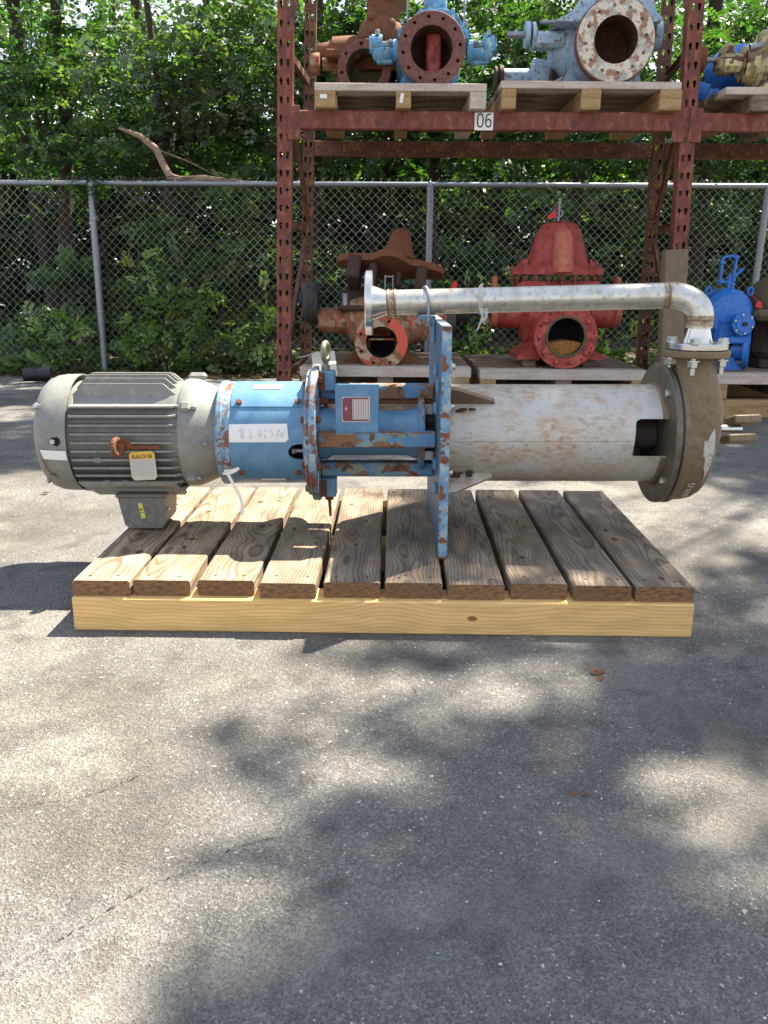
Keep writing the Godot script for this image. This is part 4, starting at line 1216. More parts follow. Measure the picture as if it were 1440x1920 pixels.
func rack_pumps() -> void:
	# --- blue split case pump with the big rusty flange
	var t := thing("blue_pump", Vector3(0.26, 1.955, -5.75), "sky blue split case pump with a big round rusty flange on the upper shelf", "pump", "old pumps on the rack")
	var b := MB.new()
	b.xf = out_x(0, 0.2, 0)
	b.lathe([Vector2(-0.45, 0), Vector2(-0.45, 0.16), Vector2(-0.36, 0.185), Vector2(-0.1, 0.19), Vector2(0.12, 0.172), Vector2(0.27, 0.165), Vector2(0.31, 0.168)], 36)
	b.xf = Transform3D(Basis.IDENTITY, Vector3(0, 0.2, -0.1))
	b.lathe([Vector2(-0.2, 0), Vector2(-0.2, 0.07), Vector2(-0.17, 0.13), Vector2(-0.1, 0.17), Vector2(0.1, 0.17), Vector2(0.17, 0.13), Vector2(0.2, 0.07), Vector2(0.2, 0)], 28)
	part(t, "casing", b, M.sky_blue)
	var up := MB.new()   # arched parting flange and top cover
	var arch := PackedVector2Array()
	for q in [[-0.2, 0.3], [-0.19, 0.34], [-0.12, 0.385], [-0.085, 0.43], [-0.03, 0.45], [0.09, 0.45], [0.14, 0.43], [0.18, 0.385], [0.225, 0.335], [0.235, 0.295], [0.2, 0.285], [0.17, 0.33], [0.11, 0.385], [0.0, 0.41], [-0.08, 0.385], [-0.15, 0.33], [-0.17, 0.295]]:
		arch.append(Vector2(q[0], q[1] - 0.01))
	up.prism(arch, -0.3, 0.235)
	var arch2 := PackedVector2Array()
	for q in arch: arch2.append(Vector2(q.x * 0.86, (q.y - 0.2) * 0.97 + 0.19))
	up.prism(arch2, 0.235, 0.262)
	var cover := part(t, "top_cover", up, M.sky_blue)
	var riser := MB.new()
	riser.cyl(Vector3(0.03, 0.42, 0.1), Vector3(0.03, 0.7, 0.1), 0.07, 22)
	riser.cyl(Vector3(0.03, 0.42, 0.1), Vector3(0.03, 0.45, 0.1), 0.1, 22)
	part(cover, "riser", riser, M.sky_blue)
	for x in [-0.14, 0.2]:
		var rd := MB.new()
		rd.cyl(Vector3(x, 0.36, 0.2), Vector3(x - 0.006, 0.62, 0.2), 0.006, 8)
		part(cover, "rod", rd, M.galv)
	for x in [-0.17, -0.06, 0.13, 0.21]:
		var rods := MB.new()
		rods.hexbolt(Vector3(x, 0.36 + (0.06 if absf(x) < 0.15 else 0.0), 0.2), Vector3.UP, 0.012, 0.03)
		part(cover, "stud", rods, M.galv)
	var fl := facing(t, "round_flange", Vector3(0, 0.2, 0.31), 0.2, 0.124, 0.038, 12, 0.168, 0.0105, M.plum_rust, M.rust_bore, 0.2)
	var vane := bx(Vector3(0.02, 0, -0.12), Vector3(0.09, 0.24, 0.03), 0.01)
	part(fl, "vane", vane, M.redpaint)
	var ft := MB.new()
	ft.prism(trapezoid([[-0.24, 0], [0.24, 0], [0.2, 0.03], [0.15, 0.12], [-0.15, 0.12], [-0.2, 0.03]]), -0.2, 0.1)
	part(t, "foot", ft, M.sky_blue)
	bearing_arm(t, Vector3(-0.19, 0.24, 0.12), -1.0, 1.0, M.sky_blue, M.galv)
	bearing_arm(t, Vector3(0.225, 0.24, 0.12), 1.0, 1.0, M.sky_blue, M.galv)

	# --- brown rusty pump behind it
	t = thing("brown_pump", Vector3(-0.14, 1.955, -6.0), "dark rusty pump with a funnel mouth behind the sky blue pump", "pump", "old pumps on the rack")
	b = MB.new()
	b.xf = out_x(0, 0.17, 0)
	b.lathe([Vector2(-0.4, 0), Vector2(-0.4, 0.2), Vector2(-0.1, 0.2), Vector2(0.1, 0.14), Vector2(0.24, 0.15)], 30)
	b.xf = Transform3D(Basis.IDENTITY, Vector3(-0.02, 0.33, -0.1))
	b.lathe([Vector2(-0.3, 0), Vector2(-0.3, 0.06), Vector2(-0.22, 0.07), Vector2(-0.2, 0.1), Vector2(-0.02, 0.11), Vector2(0.0, 0.15), Vector2(0.03, 0.15), Vector2(0.04, 0.12), Vector2(0.2, 0.13)], 26)
	b.xf = Transform3D.IDENTITY
	b.box(Vector3(-0.14, 0.27, 0.06), Vector3(0.22, 0.05, 0.26), 0.01)
	b.cyl(Vector3(0.09, 0.2, -0.08), Vector3(0.1, 0.5, -0.08), 0.17, 26, 0.12)
	b.sphere(Vector3(0.1, 0.42, -0.02), Vector3(0.15, 0.12, 0.16), 20)
	b.xf = Transform3D(Basis.IDENTITY, Vector3(0.1, 0.5, -0.06)) * Transform3D(Basis(Vector3.BACK, 1.35), Vector3.ZERO)
	b.lathe([Vector2(-0.1, 0.0), Vector2(-0.1, 0.12), Vector2(0.0, 0.10), Vector2(0.1, 0.11), Vector2(0.14, 0.15), Vector2(0.18, 0.15), Vector2(0.19, 0.11), Vector2(0.5, 0.1)], 24)
	b.xf = Transform3D.IDENTITY
	for q in [Vector3(0.04, 0.5, 0.09), Vector3(0.16, 0.46, 0.1), Vector3(0.0, 0.38, 0.12)]: b.sphere(q, Vector3(0.035, 0.03, 0.03), 10)
	part(t, "casing", b, M.rust)
	var hub := MB.new()
	hub.cyl(Vector3(-0.30, 0.245, 0), Vector3(-0.36, 0.245, 0), 0.066, 22)
	hub.cyl(Vector3(-0.28, 0.245, 0), Vector3(-0.17, 0.245, 0), 0.04, 16)
	part(t, "coupling_hub", hub, M.rust_pale)
	facing(t, "funnel_mouth", Vector3(0, 0.162, 0.24), 0.17, 0.115, 0.03, 8, 0.143, 0.011, M.plum_rust, M.olive, 0.2, -0.1)

	# --- pale grey-blue pump
	t = thing("grey_pump", Vector3(1.335, 1.972, -5.75), "pale grey-blue split case pump with a large worn whitish flange", "pump", "old pumps on the rack")
	b = MB.new()
	b.xf = out_x(0, 0.235, 0)
	b.lathe([Vector2(-0.5, 0), Vector2(-0.5, 0.2), Vector2(-0.3, 0.23), Vector2(0.0, 0.225), Vector2(0.2, 0.205), Vector2(0.3, 0.222), Vector2(0.33, 0.224)], 36)
	b.xf = Transform3D(Basis.IDENTITY, Vector3(-0.1, 0.29, -0.1))
	b.lathe([Vector2(-0.2, 0.0), Vector2(-0.2, 0.1), Vector2(-0.12, 0.17), Vector2(0.2, 0.17), Vector2(0.32, 0.1), Vector2(0.32, 0.0)], 28)
	part(t, "casing", b, M.grey_blue)
	var top := MB.new()
	top.prism(trapezoid([[-0.33, 0.372], [-0.3, 0.39], [-0.16, 0.45], [0.24, 0.5], [0.27, 0.42], [0.31, 0.39], [0.3, 0.37], [-0.3, 0.37]]), -0.3, 0.2)
	top.prism(trapezoid([[-0.2, 0.45], [-0.1, 0.62], [0.2, 0.62], [0.23, 0.45]]), -0.25, 0.12)
	var tc := part(t, "top_cover", top, M.grey_blue)
	for x in [-0.24, -0.16, 0.22]:
		var hb := MB.new()
		hb.hexbolt(Vector3(x, 0.41 + (0.03 if x > -0.2 else 0.0), 0.17), Vector3.UP, 0.013, 0.03)
		part(tc, "bolt", hb, M.galv)
	var ft2 := MB.new()
	ft2.prism(trapezoid([[-0.26, 0], [0.27, 0], [0.2, 0.2], [-0.18, 0.2]]), -0.2, 0.07)
	part(t, "foot", ft2, M.grey_blue)
	facing(t, "round_flange", Vector3(0, 0.235, 0.335), 0.226, 0.128, 0.02, 12, 0.178, 0.011, M.pale_worn, M.rust_bore, 0.2)
	var rim := MB.new()
	rim.xf = out_x(0, 0.235, 0.29)
	rim.lathe([Vector2(0, 0.22), Vector2(0.002, 0.234), Vector2(0.045, 0.234), Vector2(0.046, 0.224)], 48)
	part(t, "flange_rim", rim, M.plum_rust)
	var arms := MB.new()
	arms.box(Vector3(-0.33, 0.31, 0.0), Vector3(0.2, 0.09, 0.14), 0.02)
	arms.cyl(Vector3(-0.42, 0.335, 0), Vector3(-0.44, 0.335, 0), 0.08, 24)
	arms.cyl(Vector3(-0.455, 0.345, 0), Vector3(-0.48, 0.345, 0), 0.075, 24)
	arms.cyl(Vector3(0.2, 0.33, 0), Vector3(0.32, 0.33, 0), 0.07, 24)
	arms.cyl(Vector3(0.31, 0.345, 0), Vector3(0.355, 0.345, 0), 0.085, 24)
	part(t, "bearing_bracket", arms, M.grey_blue)
	var sh := MB.new()
	sh.cyl(Vector3(-0.48, 0.345, 0), Vector3(-0.59, 0.345, 0), 0.02, 14)
	var gl := MB.new()
	gl.cyl(Vector3(-0.22, 0.4, 0.06), Vector3(-0.4, 0.4, 0.06), 0.012, 8)
	part(t, "gland_rod", gl, M.galv)
	for x in [-0.27, -0.31, 0.25]:
		gl = MB.new()
		gl.hexbolt(Vector3(x, 0.36, 0.06), Vector3.UP, 0.014, 0.04)
		part(t, "bolt", gl, M.galv)
	part(t, "shaft", sh, M.galv)
	# --- second grey pump lying behind it
	t = thing("fallen_grey_pump", Vector3(0.92, 1.972, -6.0), "small grey pump half hidden behind the pale grey-blue pump's left side", "pump", "old pumps on the rack")
	b = MB.new()
	b.cyl(Vector3(-0.16, 0.15, 0), Vector3(0.06, 0.15, 0), 0.06, 20)
	b.cyl(Vector3(0.02, 0.15, 0), Vector3(0.2, 0.13, 0), 0.12, 22)
	b.box(Vector3(0.1, 0.06, 0), Vector3(0.16, 0.12, 0.2), 0.02)
	part(t, "casing", b, M.grey_blue)
	var e := MB.new()
	e.cyl(Vector3(-0.16, 0.15, 0), Vector3(-0.185, 0.15, 0), 0.078, 22)
	e.cyl(Vector3(-0.2, 0.15, 0), Vector3(-0.215, 0.15, 0), 0.07, 22)
	e.cyl(Vector3(0.2, 0.12, 0.1), Vector3(0.215, 0.12, 0.12), 0.11, 22)
	part(t, "end_flange", e, M.rust_dark)
	var ln := MB.new()
	ln.tube([Vector3(-0.02, 0.0, 0.2), Vector3(0.08, 0.05, 0.2), Vector3(0.2, 0.12, 0.18)], 0.012, 8)
	part(t, "drain_pipe", ln, M.old_wood)

	# --- flaking yellow pump at the right edge
	t = thing("yellow_pump", Vector3(2.3, 1.948, -5.7), "rusty pump with flaking pale yellow paint at the right edge", "pump", "old pumps on the rack")
	b = MB.new()
	b.box(Vector3(-0.18, 0.2, 0), Vector3(0.16, 0.11, 0.16), 0.03)
	b.box(Vector3(-0.2, 0.27, 0), Vector3(0.07, 0.08, 0.13), 0.02)
	b.xf = Transform3D(Basis.IDENTITY, Vector3(0, 0.2, 0))
	b.lathe([Vector2(-0.1, 0), Vector2(-0.1, 0.1), Vector2(-0.03, 0.12), Vector2(0.0, 0.19), Vector2(0.4, 0.22), Vector2(0.5, 0.1), Vector2(0.5, 0)], 30)
	b.xf = Transform3D.IDENTITY
	b.box(Vector3(0.18, 0.06, 0.0), Vector3(0.4, 0.12, 0.3), 0.03)
	b.cyl(Vector3(0.1, 0.3, 0.12), Vector3(0.16, 0.42, 0.16), 0.05, 18)
	part(t, "casing", b, M.yellow_flake)
	e = MB.new()
	e.cyl(Vector3(-0.34, 0.225, 0), Vector3(-0.385, 0.225, 0), 0.075, 24)
	e.cyl(Vector3(-0.385, 0.225, 0), Vector3(-0.47, 0.225, 0), 0.05, 20)
	part(t, "coupling_hub", e, M.rust)
	e = MB.new()
	e.cyl(Vector3(-0.36, 0.225, 0), Vector3(0.0, 0.225, 0), 0.017, 14)
	part(t, "shaft", e, M.galv)
	e = MB.new()
	e.cyl(Vector3(-0.1, 0.27, 0.1), Vector3(0.02, 0.29, 0.1), 0.02, 12)
	part(t, "oil_pipe", e, M.galv)
	t = thing("blue_dome_pump", Vector3(2.36, 1.948, -6.15), "bright blue domed pump behind the flaking yellow one", "pump", "old pumps on the rack")
	b = MB.new()
	b.sphere(Vector3(0, 0.26, 0), Vector3(0.22, 0.16, 0.2), 28)
	b.box(Vector3(-0.3, 0.05, 0.22), Vector3(0.22, 0.1, 0.16), 0.03)
	b.cyl(Vector3(-0.42, 0.1, 0.25), Vector3(-0.3, 0.06, 0.3), 0.06, 16)
	part(t, "casing", b, M.royal)

	# --- rusty opened pump on the ground: its upper half stands propped up
	t = thing("rusty_pump", Vector3(-0.02, 0.308, -5.75), "rusty split case pump with orange-red flange and its top half propped open", "pump", "old pumps on the rack")
	b = MB.new()
	b.xf = Transform3D(Basis.IDENTITY, Vector3(0, 0.265, -0.1))
	b.lathe([Vector2(-0.44, 0), Vector2(-0.44, 0.075), Vector2(-0.4, 0.085), Vector2(-0.24, 0.09), Vector2(-0.22, 0.14), Vector2(-0.1, 0.17), Vector2(0.16, 0.17), Vector2(0.3, 0.13), Vector2(0.32, 0.09), Vector2(0.46, 0.085), Vector2(0.46, 0)], 30)
	b.xf = out_x(0, 0.15, 0)
	b.lathe([Vector2(-0.4, 0), Vector2(-0.4, 0.16), Vector2(0.0, 0.16), Vector2(0.12, 0.125), Vector2(0.27, 0.135)], 30)
	part(t, "casing", b, M.rust_pale)
	e = MB.new()
	e.box(Vector3(-0.02, 0.355, -0.1), Vector3(0.56, 0.035, 0.34), 0.012)
	e.box(Vector3(-0.2, 0.42, -0.2), Vector3(0.2, 0.1, 0.14), 0.02)
	e.box(Vector3(0.24, 0.44, -0.2), Vector3(0.13, 0.14, 0.14), 0.02)
	part(t, "parting_flange", e, M.rust_dark)
	for x in [-0.25, -0.06, 0.1, 0.2, 0.31]:
		e = MB.new()
		e.hexbolt(Vector3(x, 0.372, 0.04), Vector3.UP, 0.022, 0.05 if x > -0.2 else 0.08)
		part(t, "stud", e, M.galv if x < -0.2 else M.rust_dark)
	for s in [-1.0, 1.0]:
		e = MB.new()
		e.prism(trapezoid([[s * 0.08, 0], [s * 0.255, 0], [s * 0.255, 0.02], [s * 0.2, 0.055], [s * 0.13, 0.13], [s * 0.08, 0.16]]), -0.12, 0.16)
		part(t, "foot", e, M.rust)
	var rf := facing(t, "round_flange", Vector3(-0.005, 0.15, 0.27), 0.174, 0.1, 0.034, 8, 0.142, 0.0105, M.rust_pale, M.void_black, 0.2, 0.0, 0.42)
	part(rf, "vane", bx(Vector3(0, 0.015, -0.06), Vector3(0.17, 0.008, 0.08)), M.rust_pale)
	# where the flange still wears orange-red paint
	e = MB.new()
	var arc := PackedVector2Array()
	for k in 15: arc.append(Vector2.from_angle(lerpf(-0.55, 1.15, k / 14.0)) * (0.172 - 0.003 * (k % 3)))
	for k in 15: arc.append(Vector2.from_angle(lerpf(1.15, -0.5, k / 14.0)) * (0.104 + 0.003 * ((k + 1) % 3)))
	e.flat(arc, 0.0365)
	part(rf, "paint_patch", e, M.orange_red)
	# propped top half: a wavy parting flange under a bell
	e = MB.new()
	e.xf = Transform3D(Basis(Vector3.RIGHT, -0.42) * Basis(Vector3.BACK, -0.12) * Basis.from_scale(Vector3(1.08, 1.05, 1.08)), Vector3(0.05, 0.605, -0.10))
	var wave := PackedVector2Array()
	for k in 40:
		var a := TAU * k / 40
		var r := 0.2 + 0.045 * cos(4.0 * a) + 0.035 * cos(2.0 * a)
		wave.append(Vector2(cos(a) * r * 1.22, sin(a) * r * 0.92))
	var keep := e.xf
	e.xf = keep * Transform3D(Basis(Vector3.RIGHT, -PI / 2), Vector3.ZERO)
	e.prism(wave, 0.0, 0.045)
	e.xf = keep
	var hood := part(t, "upper_casing", e, M.rust)
	e = MB.new()
	e.xf = keep * Transform3D(Basis(Vector3(0, 1, 0), Vector3(1, 0, 0), Vector3(0, 0, -1)), Vector3(0.04, 0.04, 0))
	e.lathe([Vector2(0, 0.15), Vector2(0.02, 0.115), Vector2(0.08, 0.095), Vector2(0.17, 0.07), Vector2(0.21, 0.06), Vector2(0.235, 0.035), Vector2(0.235, 0)], 24)
	e.xf = keep
	e.cyl(Vector3(0.04, 0.22, 0.06), Vector3(0.08, 0.22, 0.06), 0.02, 12)
	part(hood, "bell", e, M.rust)
	e = MB.new()
	e.xf = keep
	for q in [[-0.22, -0.05, 0.08, 0.15], [-0.1, -0.09, 0.05, 0.16], [0.2, -0.07, 0.07, 0.15], [0.06, -0.1, 0.03, 0.1]]:
		e.box(Vector3(q[0], q[1], -0.03), Vector3(q[2], q[3], 0.28), 0.012)
	part(hood, "rib", e, M.rust_dark)
	e = MB.new()
	for x in [-0.003, 0.048]: e.box(Vector3(x + 0.02, 0.45, 0.1), Vector3(0.008, 0.24, 0.03), 0.002)
	for y in [0.36, 0.56]: e.box(Vector3(0.0425, y, 0.1), Vector3(0.044, 0.01, 0.028), 0.002)
	part(t, "prop", e, M.galv)
	e = MB.new()
	e.xf = Transform3D(Basis.IDENTITY, Vector3(-0.44, 0.37, -0.1))
	e.lathe([Vector2(-0.1, 0), Vector2(-0.1, 0.1), Vector2(-0.085, 0.125), Vector2(-0.05, 0.14), Vector2(-0.03, 0.14), Vector2(0.0, 0.12), Vector2(0.0, 0)], 22)
	e.box(Vector3(-0.05, 0.1, 0), Vector3(0.12, 0.1, 0.16), 0.03)
	e.hexbolt(Vector3(-0.04, 0.02, 0.135), Vector3.BACK, 0.022, 0.03)
	e.cyl(Vector3(-0.105, 0.03, 0), Vector3(-0.13, 0.03, 0), 0.05, 16)
	part(t, "bearing_housing", e, M.black_iron)
	e = MB.new()
	e.cyl(Vector3(0.44, 0.27, -0.1), Vector3(0.5, 0.27, -0.1), 0.1, 22)
	e.box(Vector3(0.45, 0.42, -0.2), Vector3(0.1, 0.07, 0.1), 0.02)
	part(t, "end_cover", e, M.black_iron)

	# --- red pump on the ground
	t = thing("red_pump", Vector3(1.165, 0.296, -5.75), "big red pump with tall bell-shaped top cover and open round mouth", "pump", "old pumps on the rack")
	b = MB.new()
	b.xf = out_x(0, 0.21, 0)
	b.lathe([Vector2(-0.4, 0), Vector2(-0.4, 0.2), Vector2(-0.1, 0.21), Vector2(0.1, 0.175), Vector2(0.27, 0.175)], 34)
	b.xf = Transform3D(Basis.IDENTITY, Vector3(0, 0.33, -0.12))
	b.lathe([Vector2(-0.42, 0), Vector2(-0.42, 0.09), Vector2(-0.24, 0.1), Vector2(-0.2, 0.2), Vector2(0.2, 0.2), Vector2(0.24, 0.1), Vector2(0.4, 0.09), Vector2(0.4, 0)], 28)
	b.xf = Transform3D.IDENTITY
	b.box(Vector3(0, 0.5, -0.12), Vector3(0.56, 0.1, 0.4), 0.03)
	part(t, "casing", b, M.redpaint)
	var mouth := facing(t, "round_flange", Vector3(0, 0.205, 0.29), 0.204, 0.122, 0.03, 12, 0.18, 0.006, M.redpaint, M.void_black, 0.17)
	ring_bolts(mouth, "bolt", Vector3(0, 0, 0.03), 0.168, 10, Vector3.BACK, 0.016, 0.014, M.redpaint, 0.3)
	e = MB.new()
	e.ring(Vector3(0, 0, 0.028), Vector3.BACK, 0.126, 0.009, 32)
	part(mouth, "rim", e, M.olive)
	e = MB.new()
	var deb := PackedVector2Array()
	for k in 13:
		var a := lerpf(PI + 0.35, TAU - 0.35, k / 12.0)
		deb.append(Vector2.from_angle(a) * 0.117)
	deb.append(Vector2(0.06, -0.03)); deb.append(Vector2(0.0, -0.024)); deb.append(Vector2(-0.07, -0.034))
	e.prism(deb, -0.16, -0.005)
	part(mouth, "debris", e, M.debris)
	e = MB.new()
	e.xf = Transform3D(Basis(Vector3.RIGHT, -PI / 2), Vector3(0, 0.592, -0.12))
	var oct := PackedVector2Array()
	for k in 28:
		var a := TAU * k / 28
		oct.append(Vector2(cos(a) * 0.31, sin(a) * 0.215) * (1.0 + 0.025 * (k % 2)))
	e.prism(oct, 0, 0.045)
	var cov := part(t, "top_cover", e, M.redpaint)
	e = MB.new()
	e.xf = Transform3D(Basis(Vector3(0, 1, 0), Vector3(1, 0, 0), Vector3(0, 0, -1)), Vector3(0, 0.632, -0.12)) * Transform3D(Basis.from_scale(Vector3(0.9, 0.95, 0.80)), Vector3.ZERO)
	e.lathe([Vector2(0, 0.25), Vector2(0.06, 0.215), Vector2(0.16, 0.185), Vector2(0.26, 0.155), Vector2(0.315, 0.125), Vector2(0.335, 0.075), Vector2(0.335, 0)], 28)
	e.xf = Transform3D.IDENTITY
	e.prism(trapezoid([[-0.3, 0.6], [-0.215, 0.6], [-0.205, 0.69], [-0.24, 0.69]]), -0.2, -0.05)
	e.prism(trapezoid([[0.215, 0.6], [0.3, 0.6], [0.26, 0.67], [0.205, 0.69]]), -0.2, -0.05)
	part(cov, "bell", e, M.redpaint)
	e = MB.new()
	e.tube([Vector3(0, 0.6, 0.08), Vector3(0, 0.74, 0.06), Vector3(0, 0.82, 0.03), Vector3(0, 0.855, -0.01), Vector3(0, 0.85, -0.05)], [0.068, 0.066, 0.062, 0.048, 0.01], 18)
	part(cov, "passage", e, M.red_faded)
	for k in 11:
		e = MB.new()
		var a := PI * (0.02 + 0.96 * k / 10)
		var q := Vector3(cos(a) * 0.29, 0.585, -0.12 + sin(a) * 0.2)
		e.hexbolt(q + Vector3(0, 0.0, 0), Vector3.DOWN, 0.02, 0.03)
		e.cyl(q, q + Vector3(0, -0.07, 0), 0.011, 8)
		part(cov, "bolt", e, M.rust)
	e = MB.new()
	e.ring(Vector3(-0.02, 0.985, -0.1), Vector3.BACK, 0.03, 0.007, 14)
	e.cyl(Vector3(-0.015, 0.93, -0.1), Vector3(-0.01, 1.08, -0.1), 0.009, 10)
	part(cov, "lifting_eye", e, M.galv)
	e = MB.new()
	e.prism(trapezoid([[-0.1, 0.945], [-0.045, 0.955], [-0.03, 0.99], [-0.08, 0.98]]), -0.06, -0.055)
	e.tube([Vector3(-0.05, 0.97, -0.06), Vector3(-0.04, 1.03, -0.07), Vector3(-0.015, 1.0, -0.09)], 0.003, 5)
	part(cov, "red_tag", e, M.red_tag)
	for s in [-1.0, 1.0]:
		e = MB.new()
		e.prism(trapezoid([[s * 0.14, 0.05], [s * 0.29, 0.05], [s * 0.29, 0.075], [s * 0.22, 0.11], [s * 0.16, 0.18]]), -0.2, 0.2)
		part(t, "foot", e, M.redpaint)
		part(t, "timber_block", bx(Vector3(s * 0.2, 0.025, 0.12), Vector3(0.09, 0.05, 0.1), 0.004), M.pallet_dark)
	for s in [-1.0, 1.0]:
		e = MB.new()
		e.cyl(Vector3(s * 0.4, 0.36, -0.12), Vector3(s * 0.44, 0.36, -0.12), 0.12, 24)
		e.box(Vector3(s * 0.42, 0.5, -0.12), Vector3(0.035, 0.16, 0.09), 0.01)
		part(t, "end_flange", e, M.red_faded)
	e = MB.new()
	e.cyl(Vector3(-0.44, 0.36, -0.12), Vector3(-0.62, 0.36, -0.12), 0.05, 18)
	e.cyl(Vector3(-0.58, 0.36, -0.12), Vector3(-0.7, 0.36, -0.12), 0.085, 20)
	part(t, "shaft", e, M.black_iron)
	e = MB.new()
	e.prism(trapezoid([[-0.72, 0.5], [-0.69, 0.48], [-0.67, 0.53], [-0.695, 0.55]]), -0.1, -0.095)
	part(t, "red_tag", e, M.red_tag)

	# --- small bright blue pump
	t = thing("small_blue_pump", Vector3(2.31, 0.28, -5.7), "small bright blue pump with a bent pipe on top, right of the timber post", "pump", "old pumps on the rack")
	b = MB.new()
	b.xf = out_x(-0.02, 0.36, 0)
	b.lathe([Vector2(-0.25, 0), Vector2(-0.25, 0.14), Vector2(-0.12, 0.17), Vector2(0.02, 0.165), Vector2(0.06, 0.13), Vector2(0.07, 0.0)], 30)
	b.xf = Transform3D.IDENTITY
	b.box(Vector3(-0.03, 0.2, -0.02), Vector3(0.16, 0.3, 0.2), 0.03)
	b.prism(trapezoid([[-0.14, 0], [0.09, 0], [0.075, 0.03], [0.03, 0.07], [0.015, 0.2], [-0.08, 0.2], [-0.1, 0.07], [-0.14, 0.03]]), -0.1, 0.08)
	part(t, "casing", b, M.royal)
	e = MB.new()
	e.cyl(Vector3(0.03, 0.305, 0.06), Vector3(0.03, 0.305, 0.16), 0.058, 20)
	e.cyl(Vector3(0.03, 0.305, 0.14), Vector3(0.03, 0.305, 0.17), 0.075, 8)
	e.cyl(Vector3(0.03, 0.305, 0.17), Vector3(0.03, 0.305, 0.18), 0.05, 20)
	e.box(Vector3(0.03, 0.2, 0.1), Vector3(0.15, 0.05, 0.08), 0.01)
	e.box(Vector3(0.03, 0.235, 0.1), Vector3(0.04, 0.1, 0.06), 0.01)
	var bh := part(t, "bearing_housing", e, M.royal)
	ring_bolts(bh, "bolt", Vector3(0.03, 0.305, 0.17), 0.06, 6, Vector3.BACK, 0.008, 0.008, M.bolt, 0.2)
	e = MB.new()
	e.cyl(Vector3(0.03, 0.305, 0.18), Vector3(0.03, 0.305, 0.205), 0.013, 14)
	part(bh, "shaft", e, M.rust_dark)
	e = MB.new()
	e.cyl(Vector3(0.0, 0.13, 0), Vector3(0.1, 0.13, 0.05), 0.075, 20)
	e.cyl(Vector3(0.1, 0.13, 0.05), Vector3(0.13, 0.13, 0.065), 0.12, 24)
	part(t, "side_flange", e, M.royal)
	e = MB.new()
	e.tube([Vector3(-0.03, 0.5, 0), Vector3(-0.03, 0.62, 0)], 0.012, 10)
	e.tube([Vector3(-0.09, 0.56, 0), Vector3(-0.09, 0.71, 0), Vector3(-0.08, 0.725, 0), Vector3(-0.03, 0.735, 0), Vector3(0.0, 0.72, 0), Vector3(-0.005, 0.6, 0)], 0.011, 10)
	e.tube([Vector3(-0.1, 0.57, 0), Vector3(0.0, 0.565, 0)], 0.011, 10)
	e.tube([Vector3(-0.005, 0.52, 0), Vector3(-0.005, 0.6, 0), Vector3(0.05, 0.655, 0.01)], 0.012, 10)
	for q in [Vector3(-0.09, 0.69, 0), Vector3(0.0, 0.725, 0), Vector3(-0.005, 0.58, 0), Vector3(-0.09, 0.57, 0)]: e.sphere(q, Vector3(0.018, 0.018, 0.018), 12)
	part(t, "vent_pipe", e, M.royal)
	for x in [-0.16, 0.12]:
		e = MB.new()
		e.ring(Vector3(x, 0.51, 0.0), Vector3(0.5, 0, 1), 0.024, 0.008, 16)
		part(t, "lifting_eye", e, M.royal)
	e = MB.new()
	e.prism(trapezoid([[0.14, 0.41], [0.19, 0.4], [0.18, 0.44], [0.15, 0.45]]), 0.05, 0.055)
	e.tube([Vector3(0.12, 0.49, 0.02), Vector3(0.15, 0.45, 0.05)], 0.003, 5)
	part(t, "red_tag", e, M.red_tag)
	# --- dark olive pump at the right edge
	t = thing("olive_pump", Vector3(2.72, 0.28, -5.85), "dark olive and rust domed pump at the right edge beside the bright blue one", "pump", "old pumps on the rack")
	b = MB.new()
	b.sphere(Vector3(0, 0.43, 0), Vector3(0.25, 0.2, 0.24), 28)
	b.box(Vector3(0, 0.36, 0), Vector3(0.56, 0.07, 0.5), 0.03)
	part(t, "upper_casing", b, M.olive)
	b = MB.new()
	b.box(Vector3(0, 0.2, -0.05), Vector3(0.4, 0.3, 0.36), 0.06)
	b.box(Vector3(0, 0.03, 0), Vector3(0.34, 0.06, 0.3), 0.01)
	part(t, "casing", b, M.rust_dark)
	facing(t, "round_flange", Vector3(0.02, 0.28, 0.17), 0.17, 0.1, 0.03, 8, 0.14, 0.011, M.plum_rust, M.void_black, 0.12)

